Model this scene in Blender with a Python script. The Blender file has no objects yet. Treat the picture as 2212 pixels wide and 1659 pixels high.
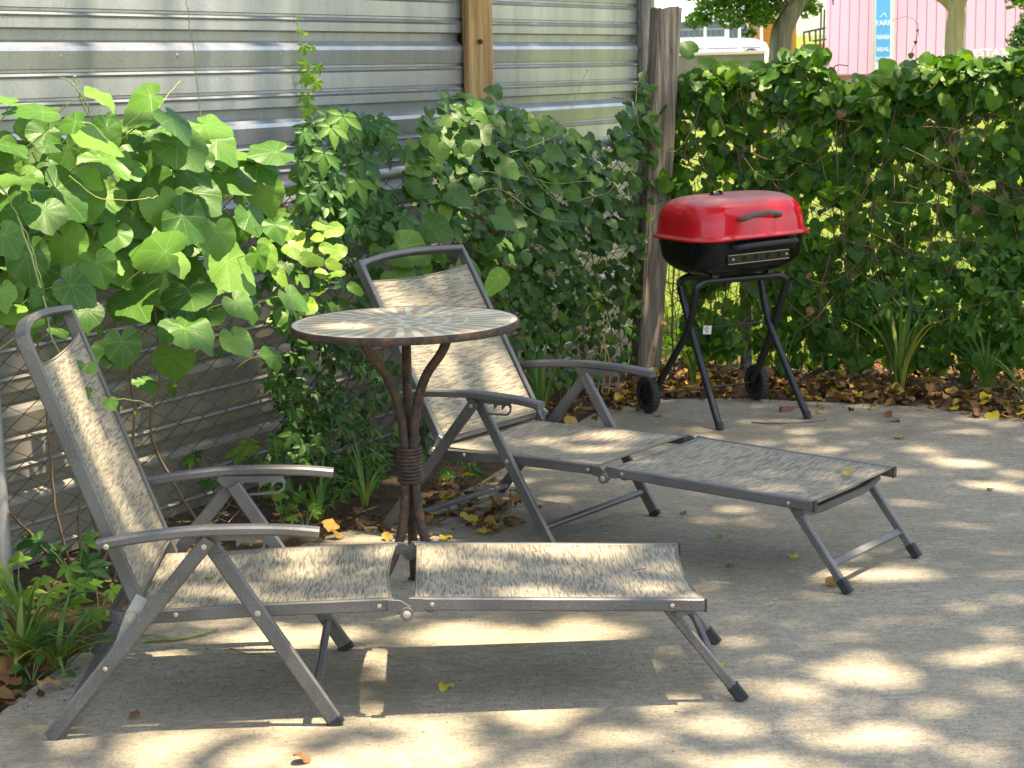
import bpy, bmesh, math, random
from mathutils import Vector, Matrix, noise
scene = bpy.context.scene
COL = scene.collection
R = math.radians
rnd = random.Random(7)

# ------------------------------------------------------------------ camera
FPX, PITCH, ROLL, CAMH = 4316.78, 0.171691, 0.026268, 1.532327     # focal length in units of a 2212-pixel wide frame
PW, PH = 2212.0, 1659.0
C0 = Vector((0, 0, CAMH))
_c, _s = math.cos(PITCH), math.sin(PITCH)
AX_R, AX_F, AX_U = Vector((1, 0, 0)), Vector((0, _c, -_s)), Vector((0, _s, _c))
cam_r = AX_R * math.cos(ROLL) - AX_U * math.sin(ROLL)
cam_u = AX_R * math.sin(ROLL) + AX_U * math.cos(ROLL)
cd = bpy.data.cameras.new('camera'); cam = bpy.data.objects.new('camera', cd); COL.objects.link(cam)
cd.sensor_width = 36.0; cd.sensor_fit = 'HORIZONTAL'; cd.lens = FPX / PW * 36.0
cd.clip_start = 0.05; cd.clip_end = 2000.0
mw = Matrix((cam_r, cam_u, -AX_F)).transposed().to_4x4(); mw.translation = C0
cam.matrix_world = mw
cd.dof.use_dof = True; cd.dof.focus_distance = 5.9; cd.dof.aperture_fstop = 16.0
scene.camera = cam

# ------------------------------------------------------------------ sky, sun, exposure
SUN = Vector((0.30, -0.10, 1.0)).normalized()
elev = math.asin(SUN.z); azim = math.atan2(SUN.x, SUN.y)
w = bpy.data.worlds.new('World'); scene.world = w; w.use_nodes = True
nt = w.node_tree; nt.nodes.clear()
sky = nt.nodes.new('ShaderNodeTexSky'); sky.sky_type = 'NISHITA'; sky.sun_disc = False
sky.sun_elevation = elev; sky.sun_rotation = azim; sky.air_density = 1.0; sky.dust_density = 1.3; sky.ozone_density = 1.0
bg = nt.nodes.new('ShaderNodeBackground'); bg.inputs['Strength'].default_value = 0.14
out = nt.nodes.new('ShaderNodeOutputWorld')
nt.links.new(sky.outputs[0], bg.inputs[0]); nt.links.new(bg.outputs[0], out.inputs[0])
sl = bpy.data.lights.new('sun', 'SUN'); sl.energy = 4.6; sl.angle = R(0.55); sl.color = (1.0, 0.93, 0.82)
so = bpy.data.objects.new('sun', sl); COL.objects.link(so)
so.rotation_euler = SUN.to_track_quat('Z', 'Y').to_euler(); so.location = (3, 0, 30)
vs = scene.view_settings
vs.view_transform = 'Standard'; vs.look = 'None'; vs.exposure = 2.03; vs.gamma = 1.0; vs.use_white_balance = True; vs.white_balance_temperature = 7900; vs.white_balance_tint = 10.0; vs.use_curve_mapping = False
try:
    scene.cycles.max_bounces = 10; scene.cycles.transparent_max_bounces = 12
    scene.cycles.sample_clamp_indirect = 8.0
except Exception: pass

# ------------------------------------------------------------------ photo pixel -> ray -> place
def ray(x, y):
    u, v = (x - PW/2) / FPX, -(y - PH/2) / FPX
    return cam_r * u + cam_u * v + AX_F
def at_z(x, y, z=0.0):
    d = ray(x, y); return C0 + d * ((z - CAMH) / d.z)
def at_y(x, y, Y):
    d = ray(x, y); return C0 + d * (Y / d.y)
def at_plane(x, y, p, n):
    d = ray(x, y); return C0 + d * ((p - C0).dot(n) / d.dot(n))
def proj(p):
    q = p - C0; d = q.dot(AX_F); return (PW/2 + FPX * q.dot(cam_r) / d, PH/2 - FPX * q.dot(cam_u) / d)

# ------------------------------------------------------------------ mesh helpers
class MB:
    def __init__(s): s.v = []; s.f = []; s.sm = []; s.uv = {}
    def add(s, vs, fs, smooth=False, uvs=None):
        o = len(s.v); s.v += [tuple(q) for q in vs]
        for q in fs: s.f.append(tuple(i + o for i in q)); s.sm.append(smooth)
        if uvs:
            for i, t in enumerate(uvs): s.uv[o + i] = t
        return s
    def mesh(s, name, mat):
        me = bpy.data.meshes.new(name); me.from_pydata(s.v, [], s.f)
        me.polygons.foreach_set('use_smooth', s.sm)
        if s.uv:
            ul = me.uv_layers.new(name='UVMap')
            flat = []
            for l in me.loops: flat += s.uv.get(l.vertex_index, (0, 0))
            ul.data.foreach_set('uv', flat)
        me.materials.append(mat); me.update(); return me
    def build(s, name, mat, parent=None, loc=None):
        return obj(name, s.mesh(name, mat), parent, loc)
def obj(name, me, parent=None, loc=None):
    o = bpy.data.objects.new(name, me); COL.objects.link(o)
    if parent is not None: o.parent = parent
    if loc is not None: o.location = loc
    return o
def tag(o, label=None, cat=None, group=None, kind=None):
    if label: o['label'] = label
    if cat: o['category'] = cat
    if group: o['group'] = group
    if kind: o['kind'] = kind
    return o
def thing(name, label, cat, loc=(0, 0, 0), rz=0.0, group=None):
    o = bpy.data.objects.new(name, None); COL.objects.link(o); o.location = loc; o.rotation_euler = (0, 0, rz)
    o.empty_display_size = 0.1
    return tag(o, label, cat, group)
def rect(w, h, c=None):
    c = min(w, h) * 0.18 if c is None else c; a, b = w/2, h/2
    return [(a-c, -b), (a, -b+c), (a, b-c), (a-c, b), (-a+c, b), (-a, b-c), (-a, -b+c), (-a+c, -b)]
def circ(r, n=10): return [(r*math.cos(2*math.pi*i/n), r*math.sin(2*math.pi*i/n)) for i in range(n)]
def sweep(mb, pts, sec, up=(0, 0, 1), smooth=False, scales=None, closed=False):
    pts = [Vector(p) for p in pts]; up = Vector(up); n = len(pts); m = len(sec); vs = []; fs = []
    for i, p in enumerate(pts):
        if closed: t = pts[(i+1) % n] - pts[i-1]
        else:
            a = pts[max(i-1, 0)]; b = pts[min(i+1, n-1)]; t = b - a
        t.normalize()
        s = t.cross(up)
        if s.length < 1e-4: s = t.cross(Vector((1, 0.01, 0)))
        s.normalize(); u = s.cross(t)
        k = 1.0 if scales is None else scales[i]
        ms = 1.0
        if 0 < i < n-1:
            t1 = (pts[i]-pts[i-1]).normalized(); ms = 1.0/max(0.5, t1.dot(t))
        for a_, b_ in sec: vs.append(p + s*(a_*k*ms) + u*(b_*k))
    rng = n if closed else n-1
    for i in range(rng):
        j = (i+1) % n
        for q in range(m):
            q2 = (q+1) % m; fs.append((i*m+q, i*m+q2, j*m+q2, j*m+q))
    mb.add(vs, fs, smooth)
    if not closed:
        mb.add(vs[:m], [tuple(reversed(range(m)))], False)
        mb.add(vs[-m:], [tuple(range(m))], False)
    return mb
def box(mb, c, sx, sy, sz, rot=None, ch=0.0):
    vs = [Vector((x*sx/2, y*sy/2, z*sz/2)) for x in (-1, 1) for y in (-1, 1) for z in (-1, 1)]
    if rot is not None: vs = [rot @ v for v in vs]
    vs = [v + Vector(c) for v in vs]
    mb.add(vs, [(0,1,3,2), (4,6,7,5), (0,4,5,1), (2,3,7,6), (0,2,6,4), (1,5,7,3)]); return mb
def disc(mb, c, ax, r, h, n=14, dome=0.0):
    ax = Vector(ax).normalized(); c = Vector(c)
    s = ax.orthogonal().normalized(); u = ax.cross(s); vs = []
    for k in (0, 1):
        for i in range(n):
            a = 2*math.pi*i/n; vs.append(c + ax*(h*k) + (s*math.cos(a)+u*math.sin(a))*r)
    fs = [tuple(reversed(range(n)))] + [(i, (i+1) % n, n+(i+1) % n, n+i) for i in range(n)]
    if dome:
        for i in range(n):
            a = 2*math.pi*i/n; vs.append(c + ax*(h+dome*.7) + (s*math.cos(a)+u*math.sin(a))*r*.6)
        vs.append(c + ax*(h+dome)); 
        fs += [(n+i, n+(i+1) % n, 2*n+(i+1) % n, 2*n+i) for i in range(n)] + [(2*n+i, 2*n+(i+1) % n, 3*n) for i in range(n)]
    else: fs.append(tuple(range(n, 2*n)))
    mb.add(vs, fs); return mb
def arcpts(c, r, a0, a1, n, ex, ey):
    return [Vector(c) + Vector(ex)*(r*math.cos(a0+(a1-a0)*i/n)) + Vector(ey)*(r*math.sin(a0+(a1-a0)*i/n)) for i in range(n+1)]
def fillet(pts, r, n=4):
    pts = [Vector(p) for p in pts]; res = [pts[0]]
    for i in range(1, len(pts)-1):
        a, p, b = pts[i-1], pts[i], pts[i+1]
        d1 = (a-p); d2 = (b-p); k = min(r, d1.length*.49, d2.length*.49)
        s, e = p + d1.normalized()*k, p + d2.normalized()*k
        for j in range(n+1):
            t = j/n; res.append(s*(1-t)**2 + p*(2*t*(1-t)) + e*t*t)
    res.append(pts[-1]); return res
def smoothpath(pts, n=6):
    pts = [Vector(p) for p in pts]; res = []
    for i in range(len(pts)-1):
        p0, p1, p2, p3 = pts[max(i-1, 0)], pts[i], pts[i+1], pts[min(i+2, len(pts)-1)]
        for j in range(n):
            t = j/n
            res.append(0.5*((2*p1) + (p2-p0)*t + (2*p0-5*p1+4*p2-p3)*t*t + (3*p1-p0-3*p2+p3)*t**3))
    res.append(pts[-1]); return res

# ------------------------------------------------------------------ materials
class NT:
    def __init__(s, name):
        s.m = bpy.data.materials.new(name); s.m.use_nodes = True; s.t = s.m.node_tree; s.t.nodes.clear()
        s.out = s.n('ShaderNodeOutputMaterial')
    def n(s, kind, **kw):
        nd = s.t.nodes.new(kind)
        for k, v in kw.items(): setattr(nd, k, v)
        return nd
    def l(s, a, b): s.t.links.new(a, b)
    def put(s, sock, v):
        if hasattr(v, 'node'): s.l(v, sock)
        elif isinstance(v, (tuple, list)) and len(v) == 3 and sock.type == 'RGBA': sock.default_value = (*v, 1)
        else: sock.default_value = v
    def coord(s, which='Object'): return s.n('ShaderNodeTexCoord').outputs[which]
    def mapped(s, co, scale=(1, 1, 1), rot=(0, 0, 0), loc=(0, 0, 0)):
        m = s.n('ShaderNodeMapping'); s.l(co, m.inputs[0]); m.inputs['Scale'].default_value = scale
        m.inputs['Rotation'].default_value = rot; m.inputs['Location'].default_value = loc; return m.outputs[0]
    def noise(s, co, scale, detail=4, rough=0.55, dist=0.0):
        m = s.n('ShaderNodeTexNoise'); s.l(co, m.inputs['Vector']); m.inputs['Scale'].default_value = scale
        m.inputs['Detail'].default_value = detail; m.inputs['Roughness'].default_value = rough; m.inputs['Distortion'].default_value = dist
        return m.outputs['Fac']
    def ramp(s, fac, stops, interp='LINEAR'):
        r = s.n('ShaderNodeValToRGB'); s.l(fac, r.inputs[0]); e = r.color_ramp.elements; r.color_ramp.interpolation = interp
        while len(e) < len(stops): e.new(0.5)
        for q, (p, c) in zip(e, stops):
            q.position = p; q.color = (*c, 1) if isinstance(c, (tuple, list)) else (c, c, c, 1)
        return r.outputs[0]
    def mix(s, fac, a, b, mode='MIX'):
        m = s.n('ShaderNodeMix', data_type='RGBA', blend_type=mode); s.put(m.inputs[0], fac); s.put(m.inputs[6], a); s.put(m.inputs[7], b); return m.outputs[2]
    def math(s, op, a, b=None, c=None):
        m = s.n('ShaderNodeMath', operation=op); s.put(m.inputs[0], a)
        if b is not None: s.put(m.inputs[1], b)
        if c is not None: s.put(m.inputs[2], c)
        return m.outputs[0]
    def bump(s, h, strength=0.3, dist=0.01, normal=None):
        b = s.n('ShaderNodeBump'); s.put(b.inputs['Height'], h); b.inputs['Strength'].default_value = strength; b.inputs['Distance'].default_value = dist
        if normal is not None: s.l(normal, b.inputs['Normal'])
        return b.outputs[0]
    def pbr(s, color, rough=0.6, metal=0.0, normal=None, spec=None, coat=None, trans=None):
        p = s.n('ShaderNodeBsdfPrincipled'); s.put(p.inputs['Base Color'], color); s.put(p.inputs['Roughness'], rough); s.put(p.inputs['Metallic'], metal)
        if normal is not None: s.l(normal, p.inputs['Normal'])
        if spec is not None: p.inputs['Specular IOR Level'].default_value = spec
        if coat is not None: p.inputs['Coat Weight'].default_value = coat; p.inputs['Coat Roughness'].default_value = 0.08
        return p.outputs[0]
    def done(s, sh): s.l(sh, s.out.inputs[0]); return s.m

def simple(name, col, rough=0.7, metal=0.0, var=0.15, scale=20.0, bump=0.0, spec=None):
    t = NT(name); co = t.coord(); f = t.noise(co, scale, 5)
    c = t.mix(f, tuple(q*(1-var) for q in col), tuple(min(1, q*(1+var)) for q in col))
    nm = t.bump(f, bump, 0.005) if bump else None
    return t.done(t.pbr(c, rough, metal, nm, spec))
def leafmat(name, c0, c1, c2=None, trans=0.4, veins=True, rough=0.42, island=False, spots=0.0, vcol=None):
    t = NT(name)
    rv = t.n('ShaderNodeNewGeometry').outputs['Random Per Island'] if island else t.n('ShaderNodeObjectInfo').outputs['Random']
    stops = [(0.0, c0), (0.62, c1), (1.0, c2 or c1)]
    col = t.ramp(rv, stops)
    co = t.coord('Object')
    f = t.noise(co, 30.0, 3); col = t.mix(0.5, col, t.ramp(f, [(0.3, 0.55), (0.7, 1.15)]), 'MULTIPLY')
    nm = None
    if veins:
        uv = t.coord('UV'); sp = t.n('ShaderNodeSeparateXYZ'); t.l(uv, sp.inputs[0])
        x = t.math('SUBTRACT', sp.outputs[0], 0.5); y = t.math('SUBTRACT', sp.outputs[1], 0.5)
        ang = t.math('ARCTAN2', x, y); rr = t.math('SQRT', t.math('ADD', t.math('MULTIPLY', x, x), t.math('MULTIPLY', y, y)))
        st = 0.72
        m = t.math('ABSOLUTE', t.math('SUBTRACT', t.math('MODULO', t.math('ADD', ang, st*8.5), st), st/2))
        d = t.math('MULTIPLY', m, rr)
        main = t.math('SUBTRACT', 1.0, t.math('MULTIPLY', d, 110.0)); main.node.use_clamp = True
        k = t.math('SINE', t.math('ADD', t.math('MULTIPLY', rr, 95.0), t.math('MULTIPLY', d, -80.0)))
        sec = t.math('MULTIPLY', t.math('SUBTRACT', k, 0.86), 7.0); sec.node.use_clamp = True
        v = t.math('MAXIMUM', main, t.math('MULTIPLY', sec, 0.22))
        col = t.mix(t.math('MULTIPLY', v, 0.34), col, vcol or tuple(min(1, q*1.9+0.02) for q in c1))
        nm = t.bump(t.math('ADD', t.math('MULTIPLY', k, 0.12), t.math('MULTIPLY', v, -1.0)), 0.3, 0.002)
    if spots:
        sfac = t.ramp(t.noise(co, 55.0, 2), [(0.68, 0.0), (0.74, spots)])
        col = t.mix(sfac, col, (0.25, 0.15, 0.05))
    p = t.pbr(col, rough, 0.0, nm, 0.28)
    tr = t.n('ShaderNodeBsdfTranslucent'); t.put(tr.inputs[0], t.mix(1.0, col, (1.5, 1.6, 0.55), 'MULTIPLY'))
    if nm is not None: t.l(nm, tr.inputs['Normal'])
    ms = t.n('ShaderNodeMixShader'); ms.inputs[0].default_value = trans; t.l(p, ms.inputs[1]); t.l(tr.outputs[0], ms.inputs[2])
    return t.done(ms.outputs[0])

def m_concrete():
    t = NT('patio_concrete'); co = t.coord()
    big = t.noise(co, 0.9, 5, 0.6); mid = t.noise(co, 6.0, 6, 0.65); fine = t.noise(co, 130.0, 4, 0.75)
    broom = t.noise(t.mapped(co, (9, 130, 1), (0, 0, R(-24))), 1.0, 4, 0.6)
    c = t.ramp(mid, [(0.25, (0.325, 0.274, 0.196)), (0.5, (0.415, 0.355, 0.262)), (0.8, (0.49, 0.425, 0.324))])
    c = t.mix(t.ramp(big, [(0.40, 0.0), (0.66, 0.7)]), c, (0.31, 0.272, 0.185))
    c = t.mix(t.ramp(t.noise(co, 2.3, 6, 0.7), [(0.52, 0.0), (0.70, 0.6)]), c, (0.25, 0.195, 0.125))
    c = t.mix(t.ramp(fine, [(0.36, 0.95), (0.52, 0.0)]), c, (0.155, 0.135, 0.10))
    c = t.mix(t.ramp(broom, [(0.38, 0.55), (0.55, 0.0)]), c, (0.27, 0.25, 0.20))
    c = t.mix(t.ramp(fine, [(0.66, 0.0), (0.76, 0.6)]), c, (0.68, 0.65, 0.57))
    speck = t.noise(co, 75.0, 2, 0.5)
    c = t.mix(t.math('MULTIPLY', t.ramp(speck, [(0.66, 0.0), (0.70, 1.0)]), t.ramp(t.noise(co, 1.7, 3), [(0.42, 0.0), (0.6, 1.0)])), c, (0.10, 0.08, 0.055))
    c = t.mix(t.ramp(t.noise(co, 1.5, 7, 0.68, 0.4), [(0.53, 0.0), (0.60, 0.42)]), c, (0.20, 0.155, 0.10))
    c = t.mix(t.ramp(t.noise(co, 3.7, 6, 0.7, 0.3), [(0.60, 0.0), (0.65, 0.35)]), c, (0.17, 0.15, 0.105))
    m2 = t.noise(co, 42.0, 4, 0.7); m3 = t.noise(t.mapped(co, (14, 46, 1), (0, 0, R(-24))), 1.0, 5, 0.7)
    c = t.mix(t.ramp(m2, [(0.40, 0.5), (0.52, 0.0)]), c, (0.19, 0.16, 0.112))
    c = t.mix(t.ramp(m3, [(0.36, 0.45), (0.5, 0.0)]), c, (0.21, 0.178, 0.125))
    c = t.mix(t.ramp(m3, [(0.56, 0.0), (0.72, 0.5)]), c, (0.56, 0.485, 0.37))
    h = t.math('ADD', t.math('ADD', t.math('MULTIPLY', broom, 0.7), m2), fine)
    return t.done(t.pbr(c, 0.9, 0, t.bump(h, 0.9, 0.006), 0.2))
def m_frame():
    t = NT('powder_coated_frame'); co = t.coord()
    a = t.noise(co, 7.0, 4); sp = t.noise(co, 240.0, 2, 0.5); sp2 = t.noise(co, 3.0, 3)
    c = t.ramp(a, [(0.3, (0.078, 0.075, 0.073)), (0.7, (0.130, 0.125, 0.122))])
    c = t.mix(t.math('MULTIPLY', t.ramp(sp, [(0.62, 0.0), (0.68, 1.0)]), t.ramp(sp2, [(0.3, 0.25), (0.7, 0.9)])), c, (0.30, 0.24, 0.17))
    c = t.mix(t.ramp(t.noise(co, 9.0, 5, 0.7), [(0.62, 0.0), (0.74, 0.6)]), c, (0.20, 0.135, 0.08))
    return t.done(t.pbr(c, t.ramp(a, [(0.2, 0.38), (0.8, 0.6)]), 0.25, t.bump(sp, 0.08, 0.001), 0.5))
def m_sling():
    t = NT('woven_sling'); uv = t.coord('UV')
    co = t.n('ShaderNodeTexBrick'); t.l(uv, co.inputs['Vector'])
    co.offset = 0.37; co.offset_frequency = 2; co.squash = 0.7; co.squash_frequency = 3
    for k, v in dict(Color1=(1, 1, 1, 1), Color2=(0, 0, 0, 1), Mortar=(0, 0, 0, 1)).items(): co.inputs[k].default_value = v
    for k, v in {'Scale': 1.0, 'Mortar Size': 0.0004, 'Mortar Smooth': 0.2, 'Bias': 0.0, 'Brick Width': 0.038, 'Row Height': 0.0038}.items(): co.inputs[k].default_value = v
    lum = co.outputs['Color']
    c = t.ramp(lum, [(0.0, (0.145, 0.125, 0.092)), (0.16, (0.185, 0.16, 0.117)), (0.34, (0.265, 0.228, 0.164)), (0.5, (0.315, 0.272, 0.193)), (0.8, (0.365, 0.316, 0.226)), (1.0, (0.42, 0.366, 0.266))])
    grain = t.noise(t.mapped(uv, (24, 300, 1)), 1.0, 3, 0.6)
    c = t.mix(t.ramp(grain, [(0.34, 0.12), (0.44, 0.0)]), c, (0.18, 0.155, 0.112))
    c = t.mix(t.ramp(co.outputs['Fac'], [(0.4, 0.0), (0.9, 0.8)]), c, (0.19, 0.17, 0.135))
    dirt = t.noise(t.coord(), 5.0, 5); c = t.mix(t.ramp(dirt, [(0.5, 0.0), (0.75, 0.3)]), c, (0.24, 0.22, 0.15))
    weave = t.noise(t.mapped(uv, (700, 260, 1)), 1.0, 1)
    nm = t.bump(t.math('ADD', lum, t.math('MULTIPLY', weave, 1.2)), 0.35, 0.0012)
    p = t.pbr(c, 0.75, 0, nm, 0.3)
    tr = t.n('ShaderNodeBsdfTranslucent'); t.put(tr.inputs[0], c)
    ms = t.n('ShaderNodeMixShader'); ms.inputs[0].default_value = 0.16; t.l(p, ms.inputs[1]); t.l(tr.outputs[0], ms.inputs[2])
    return t.done(ms.outputs[0])
def m_galv():
    t = NT('weathered_galvanised_sheet'); co = t.coord()
    st = t.noise(t.mapped(co, (1, 1, 0.12)), 9.0, 5, 0.6); sp = t.noise(co, 120.0, 3, 0.6); big = t.noise(co, 1.3, 4)
    c = t.ramp(st, [(0.25, (0.26, 0.268, 0.272)), (0.55, (0.35, 0.362, 0.372)), (0.8, (0.43, 0.447, 0.465))])
    c = t.mix(t.ramp(big, [(0.42, 0.0), (0.7, 0.55)]), c, (0.28, 0.272, 0.24))
    c = t.mix(t.ramp(sp, [(0.34, 0.45), (0.44, 0.0)]), c, (0.17, 0.16, 0.14))
    z = t.n('ShaderNodeSeparateXYZ'); t.l(co, z.inputs[0])
    mud = t.math('MULTIPLY', t.ramp(z.outputs[2], [(0.0, 1.0), (0.45, 0.9), (1.0, 0.0)]), 0.85)
    c = t.mix(mud, c, (0.20, 0.172, 0.125))
    me = t.math('SUBTRACT', 0.62, t.math('MULTIPLY', mud, 0.6))
    return t.done(t.pbr(c, t.ramp(st, [(0.2, 0.44), (0.8, 0.32)]), me, t.bump(t.math('ADD', sp, t.math('MULTIPLY', big, 2.5)), 0.06, 0.003), 0.5))
def m_wood(name, c0, c1, c2, scale=1.0, bump=0.7):
    t = NT(name); co = t.coord()
    g = t.noise(t.mapped(co, (46*scale, 46*scale, 2.4*scale)), 1.0, 5, 0.65, 0.6); b = t.noise(t.mapped(co, (9, 9, 1.2)), 1.0, 4)
    c = t.ramp(g, [(0.3, c0), (0.5, c1), (0.72, c2)])
    c = t.mix(t.ramp(b, [(0.42, 0.0), (0.7, 0.5)]), c, c0)
    return t.done(t.pbr(c, 0.85, 0, t.bump(g, bump, 0.006), 0.2))
def m_rust():
    t = NT('rusty_iron'); co = t.coord(); a = t.noise(co, 24.0, 6, 0.7); b = t.noise(co, 140.0, 3)
    c = t.ramp(a, [(0.3, (0.026, 0.021, 0.02)), (0.5, (0.062, 0.042, 0.032)), (0.64, (0.13, 0.066, 0.036)), (0.82, (0.23, 0.11, 0.05))])
    c = t.mix(t.ramp(b, [(0.62, 0.0), (0.7, 0.4)]), c, (0.34, 0.25, 0.17))
    return t.done(t.pbr(c, 0.72, 0.25, t.bump(t.math('ADD', a, b), 0.35, 0.002), 0.35))
def m_enamel(name, col, rough=0.16, dust=0.5):
    t = NT(name); co = t.coord(); nrm = t.n('ShaderNodeNewGeometry'); z = t.n('ShaderNodeSeparateXYZ'); t.l(nrm.outputs['Normal'], z.inputs[0])
    d = t.math('MULTIPLY', t.ramp(z.outputs[2], [(0.70, 0.0), (0.99, 1.0)]), t.ramp(t.noise(co, 14.0, 5), [(0.3, 0.5), (0.7, 1.0)]))
    d = t.math('MULTIPLY', d, dust)
    sp = t.math('MULTIPLY', t.ramp(t.noise(co, 160.0, 2), [(0.66, 0.0), (0.72, 0.35)]), 1.0)
    c = t.mix(d, col, (0.30, 0.27, 0.21)); c = t.mix(t.math('MULTIPLY', sp, dust), c, (0.35, 0.28, 0.22))
    rg = t.math('ADD', t.math('MULTIPLY', d, 0.8), t.math('ADD', t.math('MULTIPLY', t.noise(co, 30.0, 4), 0.05), rough))
    return t.done(t.pbr(c, rg, 0, None, 0.42))
def m_soil():
    t = NT('soil'); co = t.coord(); a = t.noise(co, 14.0, 6, 0.7); b = t.noise(co, 90.0, 4)
    c = t.ramp(a, [(0.3, (0.05, 0.035, 0.022)), (0.55, (0.10, 0.07, 0.042)), (0.8, (0.17, 0.12, 0.075))])
    return t.done(t.pbr(c, 0.95, 0, t.bump(t.math('ADD', a, b), 0.9, 0.02), 0.1))
def m_lawn():
    t = NT('lawn'); co = t.coord(); a = t.noise(co, 1.1, 5, 0.6); b = t.noise(co, 45.0, 4, 0.7)
    c = t.ramp(a, [(0.3, (0.085, 0.125, 0.02)), (0.6, (0.14, 0.17, 0.03)), (0.8, (0.22, 0.21, 0.06))])
    c = t.mix(t.ramp(b, [(0.3, 0.6), (0.6, 0.0)]), c, (0.05, 0.075, 0.015))
    return t.done(t.pbr(c, 0.95, 0, t.bump(b, 0.8, 0.03), 0.1))

M = {}
M['concrete'] = m_concrete(); M['frame'] = m_frame(); M['sling'] = m_sling(); M['galv'] = m_galv(); M['rust'] = m_rust()
M['soil'] = m_soil(); M['lawn'] = m_lawn()
M['oldwood'] = m_wood('weathered_post_wood', (0.06, 0.045, 0.034), (0.215, 0.165, 0.125), (0.42, 0.345, 0.27), 1.0, 1.0)
M['pinewood'] = m_wood('treated_pine', (0.13, 0.07, 0.032), (0.36, 0.215, 0.095), (0.54, 0.36, 0.18), 0.8, 0.7)
M['greywood'] = m_wood('grey_board', (0.10, 0.09, 0.08), (0.22, 0.20, 0.175), (0.33, 0.30, 0.26), 1.0, 0.6)
M['red'] = m_enamel('red_enamel', (0.54, 0.007, 0.015), 0.07, 0.7)
M['black'] = m_enamel('black_enamel', (0.005, 0.005, 0.006), 0.16, 0.15)
M['blackleg'] = simple('black_painted_tube', (0.012, 0.012, 0.013), 0.4, 0, 0.5, 60, 0.1)
M['rubber'] = simple('black_rubber', (0.018, 0.018, 0.018), 0.75, 0, 0.3, 80)
M['handle'] = simple('dusty_plastic_handle', (0.10, 0.08, 0.06), 0.75, 0, 0.35, 60, 0.2)
M['bolt'] = simple('zinc_bolt', (0.40, 0.36, 0.27), 0.4, 0.35, 0.2, 120)
M['pipe'] = simple('galvanised_pipe', (0.36, 0.36, 0.35), 0.42, 0.6, 0.3, 30, 0.1)
M['wire'] = simple('chain_link_wire', (0.15, 0.145, 0.135), 0.55, 0.45, 0.4, 25)
M['stem'] = simple('vine_stem', (0.16, 0.10, 0.055), 0.85, 0, 0.4, 40, 0.3)
M['greenstem'] = simple('green_vine_stem', (0.20, 0.24, 0.07), 0.7, 0, 0.3, 40)
M['tanbark'] = m_wood('tan_bark', (0.26, 0.20, 0.10), (0.38, 0.31, 0.17), (0.46, 0.39, 0.23), 0.15, 0.3)
M['wire'] = simple('chain_link_wire_old', (0.075, 0.07, 0.06), 0.4, 0.4, 0.6, 12)
M['bark'] = m_wood('tree_bark', (0.09, 0.075, 0.055), (0.20, 0.17, 0.13), (0.33, 0.28, 0.20), 0.25, 1.0)
# ================================================================== the setting
g = MB(); g.add([(-300, -60, -0.05), (300, -60, -0.05), (300, 600, -0.05), (-300, 600, -0.05)], [(0, 1, 2, 3)])
tag(g.build('ground', M['lawn']), 'sunlit lawn beyond the fences', kind='structure')

FA, FB = Vector((-1.43, 5.41, 0)), Vector((0.62, 9.24, 0))        # left fence: end post, corner
FD = (FB - FA).normalized(); FN = Vector((FD.y, -FD.x, 0))        # FN looks to the patio
GD = Vector((FD.y, -FD.x, 0)); GN = -FD                           # right fence: direction and its patio side
def f1(x, y, off=0.0): return at_plane(x, y, FA + FN*off, FN)
def f2(x, y, off=0.0): return at_plane(x, y, FB + GN*off, GN)

edge = [(-1.45, -5), (-1.36, 2.0), (-1.30, 3.6), (-1.22, 4.5), (-1.04, 5.28), (-0.80, 5.78), (-0.60, 6.11), (-0.30, 6.45), (-0.10, 6.9), (0.12, 7.5),
        (0.37, 8.16), (0.62, 8.33), (0.95, 8.33), (1.243, 8.21), (1.687, 8.02), (2.01, 7.72), (2.30, 7.2), (2.8, 6.3), (4.2, 4.8), (6.5, 4.0), (6.5, -5)]
ep = smoothpath([(x, y, 0) for x, y in edge], 6)
ep = [Vector((p.x + 0.018*noise.noise(p*5), p.y + 0.018*noise.noise(p*5 + Vector((9, 0, 0))), 0)) for p in ep]
pm = MB(); n = len(ep)
pm.add([(p.x, p.y, 0) for p in ep] + [(p.x, p.y, -0.12) for p in ep], [tuple(range(n))[::-1]] + [(i, (i+1) % n, n+(i+1) % n, n+i) for i in range(n)])
patio = tag(pm.build('patio', M['concrete']), 'broom-finished concrete patio', kind='structure')
if patio.data.polygons[0].normal.z < 0: patio.data.flip_normals()
sb = MB(); nx, ny = 40, 60; vs = []; fs = []
for j in range(ny+1):
    for i in range(nx+1):
        x = -3.2 + 6.6*i/nx; y = 3.0 + 6.6*j/ny
        vs.append((x, y, -0.028 + 0.016*noise.noise(Vector((x*3, y*3, 0)))))
for j in range(ny):
    for i in range(nx):
        a = j*(nx+1)+i; cxy = Vector(vs[a])
        if (cxy - FB).dot(FD) < 0.5 and (cxy - FA).dot(FN) > -0.55: fs.append((a, a+1, a+nx+2, a+nx+1))
tag(sb.add(vs, fs, True).build('soil_bed', M['soil']), 'dark soil strip between patio and fences', kind='structure')

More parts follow.
